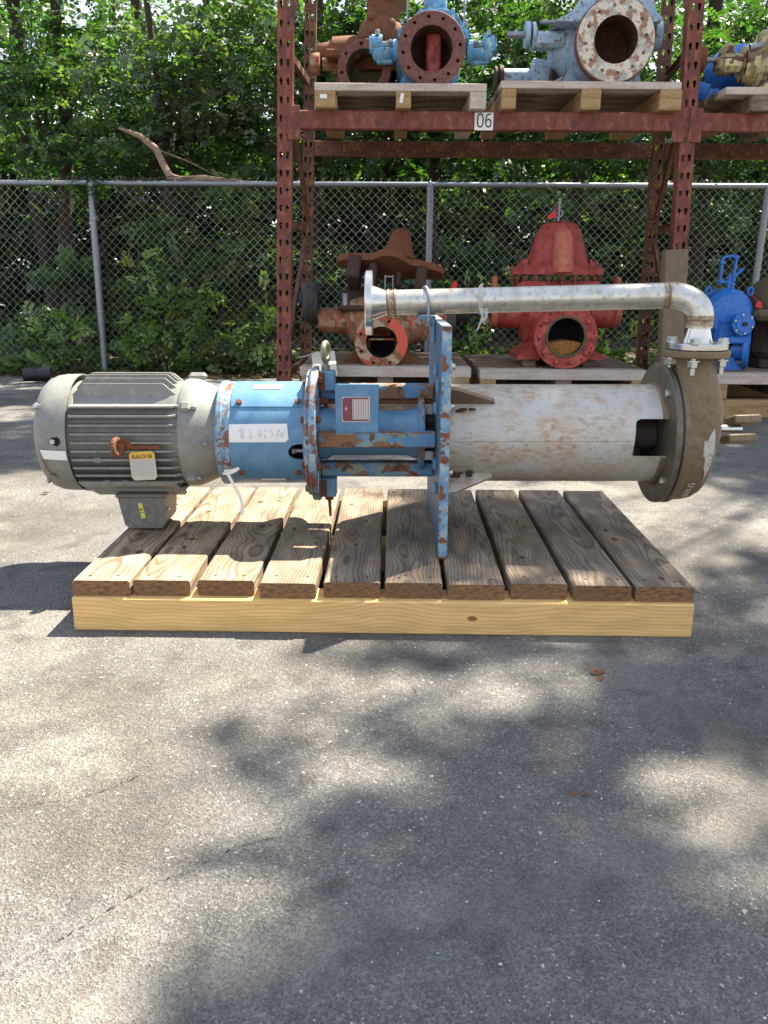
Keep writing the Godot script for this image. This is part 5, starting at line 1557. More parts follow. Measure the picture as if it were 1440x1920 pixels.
# ------------------------------------------------------------------ the timber skid under the sump pump
func skid() -> void:
	var t := thing("timber_skid", Vector3(0, 0, -2.42), "timber skid of ten weathered planks on fresh yellow pine beams", "skid", "", -0.012)
	var rg := RandomNumberGenerator.new()
	rg.seed = 21
	var pine := []
	for k in 2:
		var m := mat(board_tex(96, 1400, 0.088, 1.57, 640 + k, rgb(232, 190, 122), rgb(186, 128, 66), rgb(206, 168, 104), 0.6, 120.0, 0.42, true), 0.7)
		pine.append(m)
	var endm := mat(end_tex(5, rgb(204, 166, 104), rgb(150, 108, 62)), 0.8)
	for q in [[0.456, 0], [0.0, 1], [-0.43, 1]]:
		var o := part_mesh(t, "beam", board_mesh(0.088, 0.088, 1.552, 0.003, pine[q[1]], endm, q[1]))
		# its wide face is turned to the front
		o.transform = Transform3D(Basis(Vector3(0, 1, 0), Vector3(0, 0, 1), Vector3(1, 0, 0)), Vector3(0.002, 0.044, q[0]))
	var lights := [rgb(176, 150, 122), rgb(172, 145, 116), rgb(166, 141, 114), rgb(158, 134, 108), rgb(150, 126, 101), rgb(146, 124, 100), rgb(150, 129, 106), rgb(154, 130, 104), rgb(147, 127, 106), rgb(156, 134, 110)]
	for k in 10:
		var L: Color = lights[k]
		var fm := mat(null, 0.8)
		fm.albedo_color = Color.WHITE
		var tx := board_tex(160, 1024, 0.149, 0.955, 700 + k * 13, L, L.darkened(0.58).lerp(rgb(80, 58, 40), 0.4), rgb(124, 116, 106), 0.30 if k < 4 else 0.62, 86.0 + (k * 37 % 40), 0.52)
		fm.albedo_texture = tx
		fm.heightmap_enabled = true
		fm.heightmap_texture = tx
		fm.heightmap_scale = 0.14
		var em := mat(end_tex(30 + k, rgb(142, 104, 68).darkened(0.05 * (k % 3)), rgb(78, 54, 36)), 0.85)
		var o := part_mesh(t, "plank", board_mesh(0.1435 + rg.randf_range(-0.003, 0.0015), 0.0415, 0.955 + rg.randf_range(-0.008, 0.008), 0.0045, fm, em, k))
		o.position = Vector3(-0.706 + k * 0.1573, 0.109 + rg.randf_range(-0.0015, 0.0005), 0.004 + rg.randf_range(-0.009, 0.008))
		o.rotation.y = rg.randf_range(-0.007, 0.007)
		for z in [0.437, 0.0]:
			for x in [-0.038, 0.04]:
				var s := MB.new()
				s.cyl(Vector3(0, 0.0195, 0), Vector3(0, 0.0214, 0), 0.0042, 8)
				var sc := part(o, "screw", s, M.rust_dark)
				sc.position = Vector3(x + rg.randf_range(-0.008, 0.008), 0, z + rg.randf_range(-0.01, 0.008))

# flat outline (x along the pump, s up from the nearest line) wrapped on a cylinder of radius R round x
func wrapped(b: MB, R: float, polys: Array, s0: float, s1: float, thick := 0.0, hole := PackedVector2Array()) -> void:
	var step := R * TAU / 72.0
	var n := int(ceil((s1 - s0) / step))
	for k in n:
		var a := s0 + (s1 - s0) * k / n
		var c := s0 + (s1 - s0) * (k + 1) / n
		var strip := PackedVector2Array([Vector2(-9, a), Vector2(9, a), Vector2(9, c), Vector2(-9, c)])
		for p in polys:
			for q in Geometry2D.intersect_polygons(strip, p):
				for w in (Geometry2D.clip_polygons(q, hole) if hole.size() else [q]):
					if Geometry2D.is_polygon_clockwise(w): continue
					var tt := Geometry2D.triangulate_polygon(w)
					for lay in (2 if thick > 0.0 else 1):
						var rr := R if lay == 0 else R - thick
						var sg := 1.0 if lay == 0 else -1.0
						var base := b.v.size()
						for v in w:
							var th: float = PI / 2 - v.y / R
							b.vert(Vector3(v.x, cos(th) * rr, sin(th) * rr), Vector3(0, cos(th), sin(th)) * sg, Vector2(v.x, v.y))
						for m in range(0, tt.size(), 3): b.tri(base + tt[m], base + tt[m + 1], base + tt[m + 2])
	if thick > 0.0:
		for p in polys + ([hole] if hole.size() else []):
			for k in p.size():
				var u: Vector2 = p[k]
				var w: Vector2 = p[(k + 1) % p.size()]
				var parts := int(maxf(1.0, absf(w.y - u.y) / step))
				for j in parts:
					var e := u.lerp(w, float(j) / parts)
					var f := u.lerp(w, float(j + 1) / parts)
					var te := PI / 2 - e.y / R
					var tf := PI / 2 - f.y / R
					var d := (f - e).orthogonal().normalized()
					var pts := [Vector3(e.x, cos(te) * R, sin(te) * R), Vector3(f.x, cos(tf) * R, sin(tf) * R), Vector3(f.x, cos(tf) * (R - thick), sin(tf) * (R - thick)), Vector3(e.x, cos(te) * (R - thick), sin(te) * (R - thick))]
					var g: Vector3 = (pts[1] - pts[0]).cross(pts[2] - pts[0]).normalized()
					b.face(pts, g)
func rectp(x0: float, x1: float, y0: float, y1: float) -> PackedVector2Array:
	return PackedVector2Array([Vector2(x0, y0), Vector2(x1, y0), Vector2(x1, y1), Vector2(x0, y1)])
func stroke(pts: Array, w: float) -> Array:
	var out := []
	for k in pts.size() - 1:
		var a := Vector2(pts[k][0], pts[k][1])
		var c := Vector2(pts[k + 1][0], pts[k + 1][1])
		var d := (c - a).normalized()
		var o := d.orthogonal() * w
		var q := PackedVector2Array([a - d * w - o, c + d * w - o, c + d * w + o, a - d * w + o])
		if Geometry2D.is_polygon_clockwise(q): q.reverse()
		out.append(q)
	return out

func sump_pump() -> void:
	var AY := 0.291
	var t := thing("sump_pump", Vector3(0.16, 0.130, -2.43), "long vertical sump pump laid on its side with grey motor, blue frame and steel column", "pump")
	t.rotation.z = 0.006
	var O := Transform3D(Basis.IDENTITY, Vector3(-0.16, AY, 0))
	var b: MB
	var nb := func() -> MB:
		var m := MB.new()
		m.xf = O
		return m
	# ---- motor
	b = nb.call()
	b.lathe([Vector2(-0.992, 0), Vector2(-0.992, 0.10), Vector2(-0.989, 0.128), Vector2(-0.98, 0.148), Vector2(-0.966, 0.161), Vector2(-0.948, 0.1685), Vector2(-0.93, 0.171), Vector2(-0.884, 0.172), Vector2(-0.884, 0.1685), Vector2(-0.93, 0.167), Vector2(-0.96, 0.15), Vector2(-0.96, 0)], 56)
	var fc := part(t, "fan_cover", b, M.motor)
	b = nb.call()
	wrapped(b, 0.1728, [PackedVector2Array([Vector2(-0.922, -0.004), Vector2(-0.906, -0.008), Vector2(-0.899, 0.0), Vector2(-0.899, 0.012), Vector2(-0.906, 0.018), Vector2(-0.922, 0.016), Vector2(-0.928, 0.006)])], -0.02, 0.03)
	part(fc, "slot", b, M.void_black)
	b = nb.call()
	b.hexbolt(Vector3(-0.918, 0.005, 0.1715), Vector3.BACK, 0.008, 0.008)
	part(fc, "bolt", b, M.bolt)
	b = nb.call()
	b.hexbolt(Vector3(-0.968, 0.095, 0.128), Vector3(-0.4, 0.5, 0.7), 0.009, 0.012)
	part(fc, "bolt", b, M.bolt)
	b = nb.call()
	b.hexbolt(Vector3(-0.968, -0.12, 0.105), Vector3(-0.4, -0.6, 0.7), 0.008, 0.01)
	part(fc, "bolt", b, M.bolt)
	b = nb.call()
	wrapped(b, 0.1735, [PackedVector2Array([Vector2(-0.951, -0.046), Vector2(-0.886, -0.05), Vector2(-0.886, -0.022), Vector2(-0.957, -0.018)])], -0.06, 0.0)
	part(fc, "white_label", b, M.paper)
	b = nb.call()
	for l in [[[-0.955, -0.045], [-0.95, -0.075], [-0.938, -0.105], [-0.93, -0.11]], [[-0.952, -0.048], [-0.94, -0.045]], [[-0.945, -0.1], [-0.932, -0.098]]]:
		wrapped(b, 0.1732, stroke(l, 0.0017), -0.13, 0.0)
	part(fc, "rust_streak", b, M.rust)
	b = nb.call()
	b.lathe([Vector2(-0.955, 0.0), Vector2(-0.955, 0.145), Vector2(-0.893, 0.148), Vector2(-0.89, 0.152), Vector2(-0.878, 0.152), Vector2(-0.875, 0.1495), Vector2(-0.61, 0.1495), Vector2(-0.606, 0.152), Vector2(-0.575, 0.152)], 56)
	var mf := part(t, "motor_frame", b, M.motor)
	var fin_shape := func(y: float, z1: float, s: float) -> MB:
		var m: MB = nb.call()
		if true:
			var keep := m.xf
			m.xf = keep * Transform3D(Basis(Vector3(1, 0, 0), Vector3(0, 0, s), Vector3(0, -s, 0)), Vector3(0, y, 0))
			m.prism(trapezoid([[-0.884, 0.09], [-0.880, z1 - 0.018], [-0.872, z1], [-0.592, z1 - 0.004], [-0.578, z1 - 0.02], [-0.576, 0.09]]), -0.0026, 0.0026)
			m.xf = keep
		return m
	for k in 10:
		var y := 0.098 - k * 0.0243
		var z1: float = minf(0.1715, sqrt(maxf(0.181 * 0.181 - y * y, 0.01)))
		for s in [1.0, -1.0]: part(mf, "cooling_fin", fin_shape.call(y, z1, s), M.motor)
		if k in [6, 9]:
			var lug := MB.new()
			for x in ([-0.80] if k == 6 else [-0.79, -0.74]):
				lug.box(Vector3(x - 0.16, AY + y - 0.001, z1 - 0.003), Vector3(0.024, 0.015, 0.011), 0.005)
				lug.cyl(Vector3(x - 0.16, AY + y, z1), Vector3(x - 0.16, AY + y, z1 + 0.004), 0.003, 8)
			part(mf, "boss", lug, M.motor)
	for k in 7:
		var z := -0.084 + k * 0.028
		for s in [1.0, -1.0]:
			if s < 0 and absf(z) < 0.05: continue
			b = nb.call()
			var yt: float = s * sqrt(0.1765 * 0.1765 - z * z)
			b.xf = O * Transform3D(Basis.IDENTITY, Vector3(0, 0, z))
			b.prism(trapezoid([[-0.884, s * 0.1], [-0.882, yt - s * 0.03], [-0.853, yt], [-0.625, yt], [-0.59, yt - s * 0.03], [-0.58, s * 0.1]]), -0.0028, 0.0028)
			part(mf, "cooling_fin", b, M.motor)
	b = nb.call()   # the flat foot of the terminal box side
	b.box(Vector3(-0.735, -0.155, 0.06), Vector3(0.27, 0.016, 0.16), 0.005, Basis(Vector3.RIGHT, -0.42))
	b.box(Vector3(-0.735, -0.158, 0.0), Vector3(0.3, 0.014, 0.12), 0.004)
	part(mf, "base_pad", b, M.motor)
	b = nb.call()
	b.lathe([Vector2(-0.578, 0.10), Vector2(-0.578, 0.1565), Vector2(-0.572, 0.159), Vector2(-0.548, 0.158), Vector2(-0.536, 0.154), Vector2(-0.49, 0.134), Vector2(-0.48, 0.131), Vector2(-0.468, 0.131)], 56)
	for q in [[0.093, 0.125], [-0.112, 0.108]]:
		b.box(Vector3(-0.555, q[0], q[1]), Vector3(0.03, 0.03, 0.03), 0.006, Basis(Vector3.RIGHT, atan2(q[0], q[1]) * -1.0))
	var eb := part(t, "end_bell", b, M.motor)
	b = nb.call()
	b.hexbolt(Vector3(-0.505, -0.004, 0.139), Vector3(0.35, 0, 1), 0.009, 0.012)
	part(eb, "bolt", b, M.galv)
	b = nb.call()
	b.hexbolt(Vector3(-0.54, 0.093, 0.125), Vector3.RIGHT, 0.008, 0.014)
	part(eb, "bolt", b, M.galv)
	b = nb.call()
	b.hexbolt(Vector3(-0.54, -0.112, 0.108), Vector3.RIGHT, 0.008, 0.014)
	part(eb, "bolt", b, M.galv)
	b = nb.call()
	b.box(Vector3(-0.575, 0.15, -0.14), Vector3(0.055, 0.022, 0.03), 0.008)
	part(eb, "mounting_foot", b, M.motor)
	b = nb.call()
	b.ring(Vector3(-0.733, -0.006, 0.196), Vector3(1, 0.1, 0.25), 0.022, 0.0075, 22)
	b.cyl(Vector3(-0.728, -0.006, 0.15), Vector3(-0.73, -0.006, 0.178), 0.011, 12)
	b.box(Vector3(-0.722, -0.004, 0.166), Vector3(0.04, 0.03, 0.01), 0.006)
	part(mf, "lifting_eye", b, M.rust)
	b = nb.call()
	b.box(Vector3(-0.67, -0.012, 0.167), Vector3(0.09, 0.012, 0.003), 0.001)
	part(mf, "rust_streak", b, M.rust)
	# name tag: grey with a yellow head
	b = nb.call()
	b.xf = O * Transform3D(Basis(Vector3.BACK, 0.05) * Basis(Vector3.UP, -0.03), Vector3(-0.671, -0.062, 0.179))
	b.prism(trapezoid([[-0.036, 0.02], [-0.036, -0.032], [-0.028, -0.04], [0.028, -0.04], [0.036, -0.032], [0.036, 0.02]]), -0.001, 0.001)
	var tg := part(mf, "name_tag", b, M.tag_grey, "grey metal name tag with a yellow head")
	b = MB.new()
	b.xf = O * Transform3D(Basis(Vector3.BACK, 0.05) * Basis(Vector3.UP, -0.03), Vector3(-0.671, -0.062, 0.179))
	b.prism(trapezoid([[-0.036, 0.02], [0.036, 0.02], [0.036, 0.034], [0.028, 0.041], [-0.028, 0.041], [-0.036, 0.034]]), -0.001, 0.0012)
	part(tg, "yellow_head", b, M.yellow)
	lettering(tg, "lettering", "BALDOR", 0.0135, O * Vector3(-0.672, -0.035, 0.1805), Vector3(0, -0.03, 0.05), M.black_ink, 1.05, "Droid Serif")
	b = nb.call()
	b.xf = O * Transform3D(Basis(Vector3.BACK, 0.05) * Basis(Vector3.UP, -0.03), Vector3(-0.671, -0.062, 0.179))
	for k in 8: b.box(Vector3(0, 0.013 - k * 0.0055, 0.0012), Vector3(0.06, 0.0012, 0.0006))
	part(tg, "engraving", b, M.ink)
	# conduit box hanging under the motor
	b = nb.call()
	var cbx := PackedVector2Array([Vector2(-0.789, -0.172), Vector2(-0.645, -0.172), Vector2(-0.652, -0.262), Vector2(-0.662, -0.276), Vector2(-0.76, -0.276), Vector2(-0.772, -0.266)])
	b.prism(cbx, -0.07, 0.07)
	b.box(Vector3(-0.717, -0.176, 0), Vector3(0.152, 0.014, 0.152), 0.004)
	var cb := part(t, "conduit_box", b, M.motor_box)
	b = nb.call()
	b.box(Vector3(-0.718, -0.222, 0.0712), Vector3(0.013, 0.046, 0.0015), 0.0, Basis(Vector3.BACK, 0.17))
	var ys := part(cb, "yellow_sticker", b, M.sticker)
	lettering(ys, "lettering", "F 8", 0.012, O * Vector3(-0.718, -0.222, 0.0728), Vector3(0, 0, PI / 2 + 0.17), M.black_ink)
	b = nb.call()
	b.hexbolt(Vector3(-0.649, -0.222, 0.05), Vector3.RIGHT, 0.006, 0.008)
	part(cb, "screw", b, M.bolt)
	# ---- blue lantern between motor and frame
	b = nb.call()
	b.lathe([Vector2(-0.474, 0.1), Vector2(-0.474, 0.15), Vector2(-0.471, 0.1525), Vector2(-0.458, 0.1525), Vector2(-0.455, 0.150), Vector2(-0.436, 0.150), Vector2(-0.434, 0.1475)], 60)
	var rim2: MB = nb.call()
	rim2.lathe([Vector2(-0.228, 0.1475), Vector2(-0.226, 0.151), Vector2(-0.216, 0.151), Vector2(-0.216, 0.14)], 60)
	var lant := part(t, "lantern", b, M.blue_worn)
	part(lant, "end_rim", rim2, M.blue_worn)
	b = nb.call()
	var slot := PackedVector2Array([Vector2(-0.2, -0.055), Vector2(-0.2, -0.006), Vector2(-0.243, -0.006), Vector2(-0.257, -0.010), Vector2(-0.267, -0.02), Vector2(-0.27, -0.031), Vector2(-0.267, -0.042), Vector2(-0.257, -0.051), Vector2(-0.243, -0.055)])
	slot.reverse()
	if Geometry2D.is_polygon_clockwise(slot): slot.reverse()
	wrapped(b, 0.1475, [rectp(-0.436, -0.226, -0.46, 0.46)], -0.46, 0.46, 0.006, slot)
	part(lant, "body", b, M.blue)
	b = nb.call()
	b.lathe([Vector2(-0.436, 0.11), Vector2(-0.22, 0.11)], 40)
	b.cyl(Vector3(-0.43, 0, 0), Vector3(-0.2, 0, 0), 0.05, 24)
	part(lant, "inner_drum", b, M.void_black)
	b = nb.call()
	b.cyl(Vector3(-0.262, -0.03, 0.118), Vector3(-0.22, -0.03, 0.118), 0.007, 10)
	b.hexbolt(Vector3(-0.255, -0.03, 0.118), Vector3(-1, 0, 0.4), 0.012, 0.01)
	part(lant, "inner_bolt", b, M.galv)
	b = nb.call()   # guard sheets above and below
	wrapped(b, 0.1505, [rectp(-0.431, -0.23, 0.103, 0.37)], 0.103, 0.37, 0.002)
	var gs := part(lant, "guard_sheet", b, M.blue)
	b = nb.call()
	wrapped(b, 0.1495, [rectp(-0.431, -0.23, -0.34, -0.089)], -0.34, -0.089, 0.0015)
	part(lant, "guard_sheet", b, M.blue)
	for q in [[-0.408, 0.116], [-0.242, 0.118], [-0.408, -0.1], [-0.245, -0.1]]:
		b = nb.call()
		var th: float = PI / 2 - q[1] / 0.15
		var d := Vector3(0, cos(th), sin(th))
		b.hexbolt(Vector3(q[0], 0, 0) + d * 0.150, d, 0.009, 0.008)
		part(gs, "screw", b, M.rust)
	b = nb.call()
	wrapped(b, 0.1524, [rectp(-0.372, -0.292, 0.172, 0.20)], 0.172, 0.20)
	part(gs, "white_label", b, M.paper)
	b = nb.call()
	wrapped(b, 0.1515, [rectp(-0.356, -0.285, -0.148, -0.135)], -0.148, -0.135)
	part(lant, "white_label", b, M.paper)
	b = nb.call()
	wrapped(b, 0.1486, [PackedVector2Array([Vector2(-0.434, -0.001), Vector2(-0.276, 0.0), Vector2(-0.267, 0.008), Vector2(-0.271, 0.052), Vector2(-0.434, 0.05)])], -0.01, 0.06)
	var tape := part(lant, "paper_tape", b, M.paper, "white paper tape with faint handwriting")
	b = nb.call()   # the faint pencilled characters, upside down: 8 7 4 7 ...
	for l in [[[-0.399, 0.038], [-0.392, 0.031], [-0.397, 0.022], [-0.402, 0.015], [-0.396, 0.01], [-0.391, 0.016], [-0.398, 0.026], [-0.404, 0.034], [-0.399, 0.038]], [[-0.377, 0.036], [-0.371, 0.024], [-0.375, 0.012]], [[-0.377, 0.012], [-0.367, 0.014]], [[-0.352, 0.03], [-0.352, 0.02], [-0.34, 0.02]], [[-0.344, 0.034], [-0.346, 0.012]], [[-0.336, 0.032], [-0.326, 0.032]], [[-0.333, 0.022], [-0.334, 0.012], [-0.327, 0.011]], [[-0.316, 0.034], [-0.311, 0.022], [-0.316, 0.012]], [[-0.302, 0.012], [-0.294, 0.034], [-0.284, 0.018], [-0.28, 0.03]], [[-0.298, 0.02], [-0.282, 0.016]]]:
		wrapped(b, 0.1490, stroke(l, 0.0006), 0.0, 0.05)
	part(tape, "handwriting", b, M.ink)
	# loose white strap end hanging from the rim
	b = nb.call()
	for q in [[[-0.452, -0.083, 0.15], [-0.425, -0.077, 0.165], [-0.405, -0.070, 0.172]], [[-0.455, -0.09, 0.155], [-0.43, -0.084, 0.168], [-0.412, -0.074, 0.17]], [[-0.44, -0.086, 0.165], [-0.42, -0.115, 0.185], [-0.402, -0.145, 0.195], [-0.396, -0.17, 0.2], [-0.398, -0.198, 0.198]]]:
		for k in q.size() - 1:
			var p := Vector3(q[k][0], q[k][1], q[k][2])
			var e := Vector3(q[k + 1][0], q[k + 1][1], q[k + 1][2])
			var o := (e - p).normalized().cross(Vector3(0.2, 0.1, 1).normalized()) * 0.0045
			for s in [1.0, -1.0]:
				b.face([p - o + Vector3(0, 0, 0.0006 * s), e - o + Vector3(0, 0, 0.0006 * s), e + o + Vector3(0, 0, 0.0006 * s), p + o + Vector3(0, 0, 0.0006 * s)], Vector3(0, 0, s))
	part(lant, "plastic_strap", b, M.plastic)
	# ---- round flange pair
	b = nb.call()
	b.lathe([Vector2(-0.221, 0.06), Vector2(-0.221, 0.184), Vector2(-0.219, 0.186), Vector2(-0.209, 0.186), Vector2(-0.208, 0.184)], 64)
	b.lathe([Vector2(-0.2075, 0.06), Vector2(-0.2075, 0.199), Vector2(-0.205, 0.201), Vector2(-0.190, 0.201), Vector2(-0.187, 0.198), Vector2(-0.187, 0.05)], 64)
	var rf := part(t, "round_flange", b, M.blue_worn)
	for k in 8:
		var a := TAU * (k + 0.5) / 8
		b = nb.call()
		var d := Vector3(0, cos(a), sin(a)) * 0.176
		b.hexbolt(Vector3(-0.187, 0, 0) + d, Vector3.RIGHT, 0.011, 0.012)
		part(rf, "bolt", b, M.rust)
		b = nb.call()
		b.hexbolt(Vector3(-0.221, 0, 0) + Vector3(0, cos(a), sin(a)) * 0.168, Vector3.LEFT, 0.01, 0.01)
		part(rf, "bolt", b, M.rust)
	for s in [1.0, -1.0]:
		b = nb.call()
		b.box(Vector3(-0.1645, s * 0.158, 0.02), Vector3(0.046, 0.055, 0.06), 0.003)
		var lb := part(t, "jack_block", b, M.blue)
		b = nb.call()
		b.box(Vector3(-0.178, s * 0.158, 0.0505), Vector3(0.018, 0.052, 0.0015))
		part(lb, "rust_patch", b, M.rust)
	b = nb.call()
	b.cyl(Vector3(-0.168, 0.184, 0.02), Vector3(-0.168, 0.2, 0.02), 0.012, 14)
	b.cyl(Vector3(-0.168, 0.2, 0.02), Vector3(-0.168, 0.215, 0.02), 0.0085, 12)
	var ring_pts := []
	b.xf = O * Transform3D(Basis(Vector3.UP, 1.2) , Vector3(-0.168, 0.238, 0.02)) * Transform3D(Basis.from_scale(Vector3(0.8, 1.15, 1)), Vector3.ZERO)
	b.ring(Vector3.ZERO, Vector3.BACK, 0.021, 0.0085, 24)
	part(t, "eyebolt", b, M.zinc)
	b = nb.call()
	b.cyl(Vector3(-0.164, -0.185, 0.02), Vector3(-0.164, -0.193, 0.02), 0.013, 14)
	b.hexbolt(Vector3(-0.164, -0.193, 0.02), Vector3.DOWN, 0.013, 0.008)
	b.cyl(Vector3(-0.164, -0.2, 0.02), Vector3(-0.162, -0.252, 0.02), 0.0055, 10, 0.004)
	part(t, "hanging_bolt", b, M.rust)
	# ---- frame bars, bearing housing and shaft
	for q in [[0.122, -0.01, 0.042, 0.05], [-0.108, 0.0, 0.042, 0.05], [0.004, 0.125, 0.042, 0.045], [0.004, -0.125, 0.042, 0.045]]:
		b = nb.call()
		b.box(Vector3(-0.02, q[0], q[1]), Vector3(0.334, q[2], q[3]), 0.004)
		part(t, "frame_bar", b, M.blue_rusty)
	b = nb.call()
	b.box(Vector3(-0.02, 0.093, 0.0), Vector3(0.332, 0.013, 0.016), 0.002)
	b.box(Vector3(-0.17, 0.078, 0.01), Vector3(0.012, 0.03, 0.012), 0.002)
	b.cyl(Vector3(-0.187, 0.097, 0.03), Vector3(-0.165, 0.097, 0.03), 0.011, 12)
	part(t, "tie_strip", b, M.rust)
	b = nb.call()
	b.lathe([Vector2(-0.19, 0.08), Vector2(-0.17, 0.08), Vector2(-0.15, 0.067), Vector2(0.07, 0.067), Vector2(0.09, 0.076), Vector2(0.112, 0.076), Vector2(0.112, 0.04), Vector2(0.147, 0.04)], 40)
	var bh := part(t, "bearing_housing", b, M.blue)
	b = nb.call()
	b.lathe([Vector2(0.10, 0.05), Vector2(0.10, 0.106), Vector2(0.102, 0.108), Vector2(0.116, 0.108), Vector2(0.118, 0.106), Vector2(0.118, 0.05)], 40)
	part(bh, "collar", b, M.blue_rusty)
	b = nb.call()
	for y in [-0.03, -0.006, 0.02, 0.045]: b.box(Vector3(0.132, y, 0.055), Vector3(0.02, 0.013, 0.02), 0.003)
	b.cyl(Vector3(0.118, 0, 0), Vector3(0.148, 0, 0), 0.055, 24)
	part(bh, "gland", b, M.rust_dark)
	# nameplate panel
	b = nb.call()
	b.box(Vector3(-0.075, 0.0915, 0.132), Vector3(0.122, 0.138, 0.005), 0.0015, Basis(Vector3.RIGHT, -0.02))
	var pan := part(t, "nameplate_panel", b, M.blue)
	b = nb.call()
	b.box(Vector3(-0.0775, 0.090, 0.1352), Vector3(0.079, 0.0705, 0.0012), 0.0004)
	b.box(Vector3(-0.063, 0.0905, 0.1359), Vector3(0.049, 0.056, 0.0008))
	part(pan, "nameplate", b, M.plate_silver, "silver nameplate with a maroon field and rows of entries")
	b = nb.call()
	b.box(Vector3(-0.0775, 0.0905, 0.1357), Vector3(0.0755, 0.066, 0.0008))
	part(pan, "maroon_field", b, M.maroon)
	b = nb.call()
	for k in 7: b.box(Vector3(-0.084 + k * 0.0068, 0.0905, 0.1365), Vector3(0.0011, 0.052, 0.0006))
	part(pan, "ruled_line", b, M.maroon)
	b = nb.call()
	b.prism(PackedVector2Array([Vector2(-0.1095, 0.094), Vector2(-0.101, 0.094), Vector2(-0.1052, 0.086)]), 0.1361, 0.1366)
	b.box(Vector3(-0.1052, 0.0966, 0.1364), Vector3(0.003, 0.003, 0.0006))
	part(pan, "emblem", b, M.plate_silver)
	b = nb.call()
	for x in [-0.114, -0.041]:
		for y in [0.058, 0.122]: b.cyl(Vector3(x, y, 0.135), Vector3(x, y, 0.1375), 0.0022, 8)
	part(pan, "rivet", b, M.bolt)
	# ---- square mounting plate
	var PY := -AY
	var faces := MB.new()
	faces.xf = O
	var edge := MB.new()
	edge.xf = O
	faces.box(Vector3(0.1595, PY + 0.309, -0.003), Vector3(0.0225, 0.612, 0.612), 0.0015)
	for q in [[Vector3(0.1595, PY + 0.309, 0.3045), Vector3(0.0245, 0.618, 0.003)], [Vector3(0.1595, PY + 0.309, -0.3105), Vector3(0.0245, 0.618, 0.003)], [Vector3(0.1595, PY + 0.6165, -0.003), Vector3(0.0245, 0.003, 0.612)]]:
		edge.box(q[0], q[1], 0.001)
	var plate := part(t, "mounting_plate", faces, M.blue_deep)
	part(plate, "worn_edge", edge, M.blue_worn)
	for q in [[0.236, 0.13], [0.114, 0.15], [-0.072, 0.15], [-0.14, 0.2], [0.2, 0.24], [0.19, 0.13]]:
		if q[0] == 0.19: continue
		b = nb.call()
		b.box(Vector3(0.143, q[0] * 0.85, q[1]), Vector3(0.01, 0.03, 0.03), 0.002)
		part(plate, "square_nut", b, M.blue)
	for q in [[0.208, 0.13], [0.098, 0.13], [-0.091, 0.13]]:
		b = nb.call()
		b.cyl(Vector3(0.171, q[0], q[1]), Vector3(0.175, q[0], q[1]), 0.019, 20)
		b.hexbolt(Vector3(0.175, q[0], q[1]), Vector3.RIGHT, 0.0165, 0.013)
		b.cyl(Vector3(0.188, q[0], q[1]), Vector3(0.196, q[0], q[1]), 0.009, 12)
		part(plate, "bolt", b, M.bolt)
	# pipe bracket on top of the plate
	b = nb.call()
	b.box(Vector3(0.122, 0.333, -0.03), Vector3(0.052, 0.009, 0.07), 0.002)
	b.box(Vector3(0.1425, 0.300, -0.03), Vector3(0.009, 0.074, 0.07), 0.002)
	part(t, "pipe_bracket", b, M.blue)
	# ---- steel column with a window by the pump head
	b = nb.call()
	var win := PackedVector2Array([Vector2(0.83, -0.045), Vector2(0.83, 0.066), Vector2(0.722, 0.066), Vector2(0.712, 0.062), Vector2(0.707, 0.055), Vector2(0.702, -0.038), Vector2(0.705, -0.043), Vector2(0.712, -0.045)])
	if Geometry2D.is_polygon_clockwise(win): win.reverse()
	var half := 0.143 * PI
	wrapped(b, 0.143, [rectp(0.172, 0.80, -half, half)], -half, half, 0.006, win)
	var tube := part(t, "column_tube", b, M.tube_steel)
	b = nb.call()
	b.cyl(Vector3(0.18, 0, 0), Vector3(0.798, 0, 0), 0.045, 20)
	b.lathe([Vector2(0.60, 0.0), Vector2(0.60, 0.137)], 40)
	part(tube, "inner_shaft", b, M.tube_inside)
	b = nb.call()
	wrapped(b, 0.1434, stroke([[0.175, 0.001], [0.70, 0.002]], 0.0005), -0.01, 0.02)
	part(tube, "weld_seam", b, M.weld)
	b = nb.call()
	b.lathe([Vector2(0.172, 0.152), Vector2(0.176, 0.1525), Vector2(0.184, 0.1435)], 56)
	part(tube, "weld_bead", b, M.weld)
	b = nb.call()
	b.lathe([Vector2(0.783, 0.1432), Vector2(0.787, 0.151), Vector2(0.800, 0.152)], 56, false, PI / 2 + 0.32, PI / 2 - 0.46 + TAU)
	part(tube, "weld_bead", b, M.weld)
	for q in [[0.82, M.weld], [-0.83, M.tube_steel]]:
		for s in [1.0, -1.0]:
			b = nb.call()
			var a: float = q[0]
			# radial plate: local x along the pump, local y outwards at the angle a above the near side
			var rad := Vector3(0, sin(a), cos(a) * s)
			b.xf = O * Transform3D(Basis(Vector3.RIGHT, rad, Vector3.RIGHT.cross(rad)), Vector3.ZERO)
			b.prism(trapezoid([[0.1725, 0.138], [0.312, 0.138], [0.312, 0.152], [0.205, 0.202], [0.1725, 0.208]]), -0.006, 0.006)
			part(tube, "gusset", b, q[1])
	b = nb.call()
	var dr := RandomNumberGenerator.new()
	dr.seed = 6
	for k in 14: b.sphere(Vector3(0.2 + dr.randf() * 0.05, -0.098 + dr.randf_range(-0.008, 0.008), 0.118 + dr.randf_range(-0.01, 0.016)), Vector3(dr.randf_range(0.004, 0.012), dr.randf_range(0.003, 0.006), 0.006), 8)
	for k in 8: b.sphere(Vector3(0.205 + dr.randf() * 0.05, 0.088 + dr.randf_range(-0.004, 0.004), 0.12), Vector3(dr.randf_range(0.004, 0.012), dr.randf_range(0.003, 0.005), 0.006), 8)
	tag(part(tube, "caked_dirt", b, M.rust_dark), "", "", "", "stuff")
	# ---- pump head
	b = nb.call()
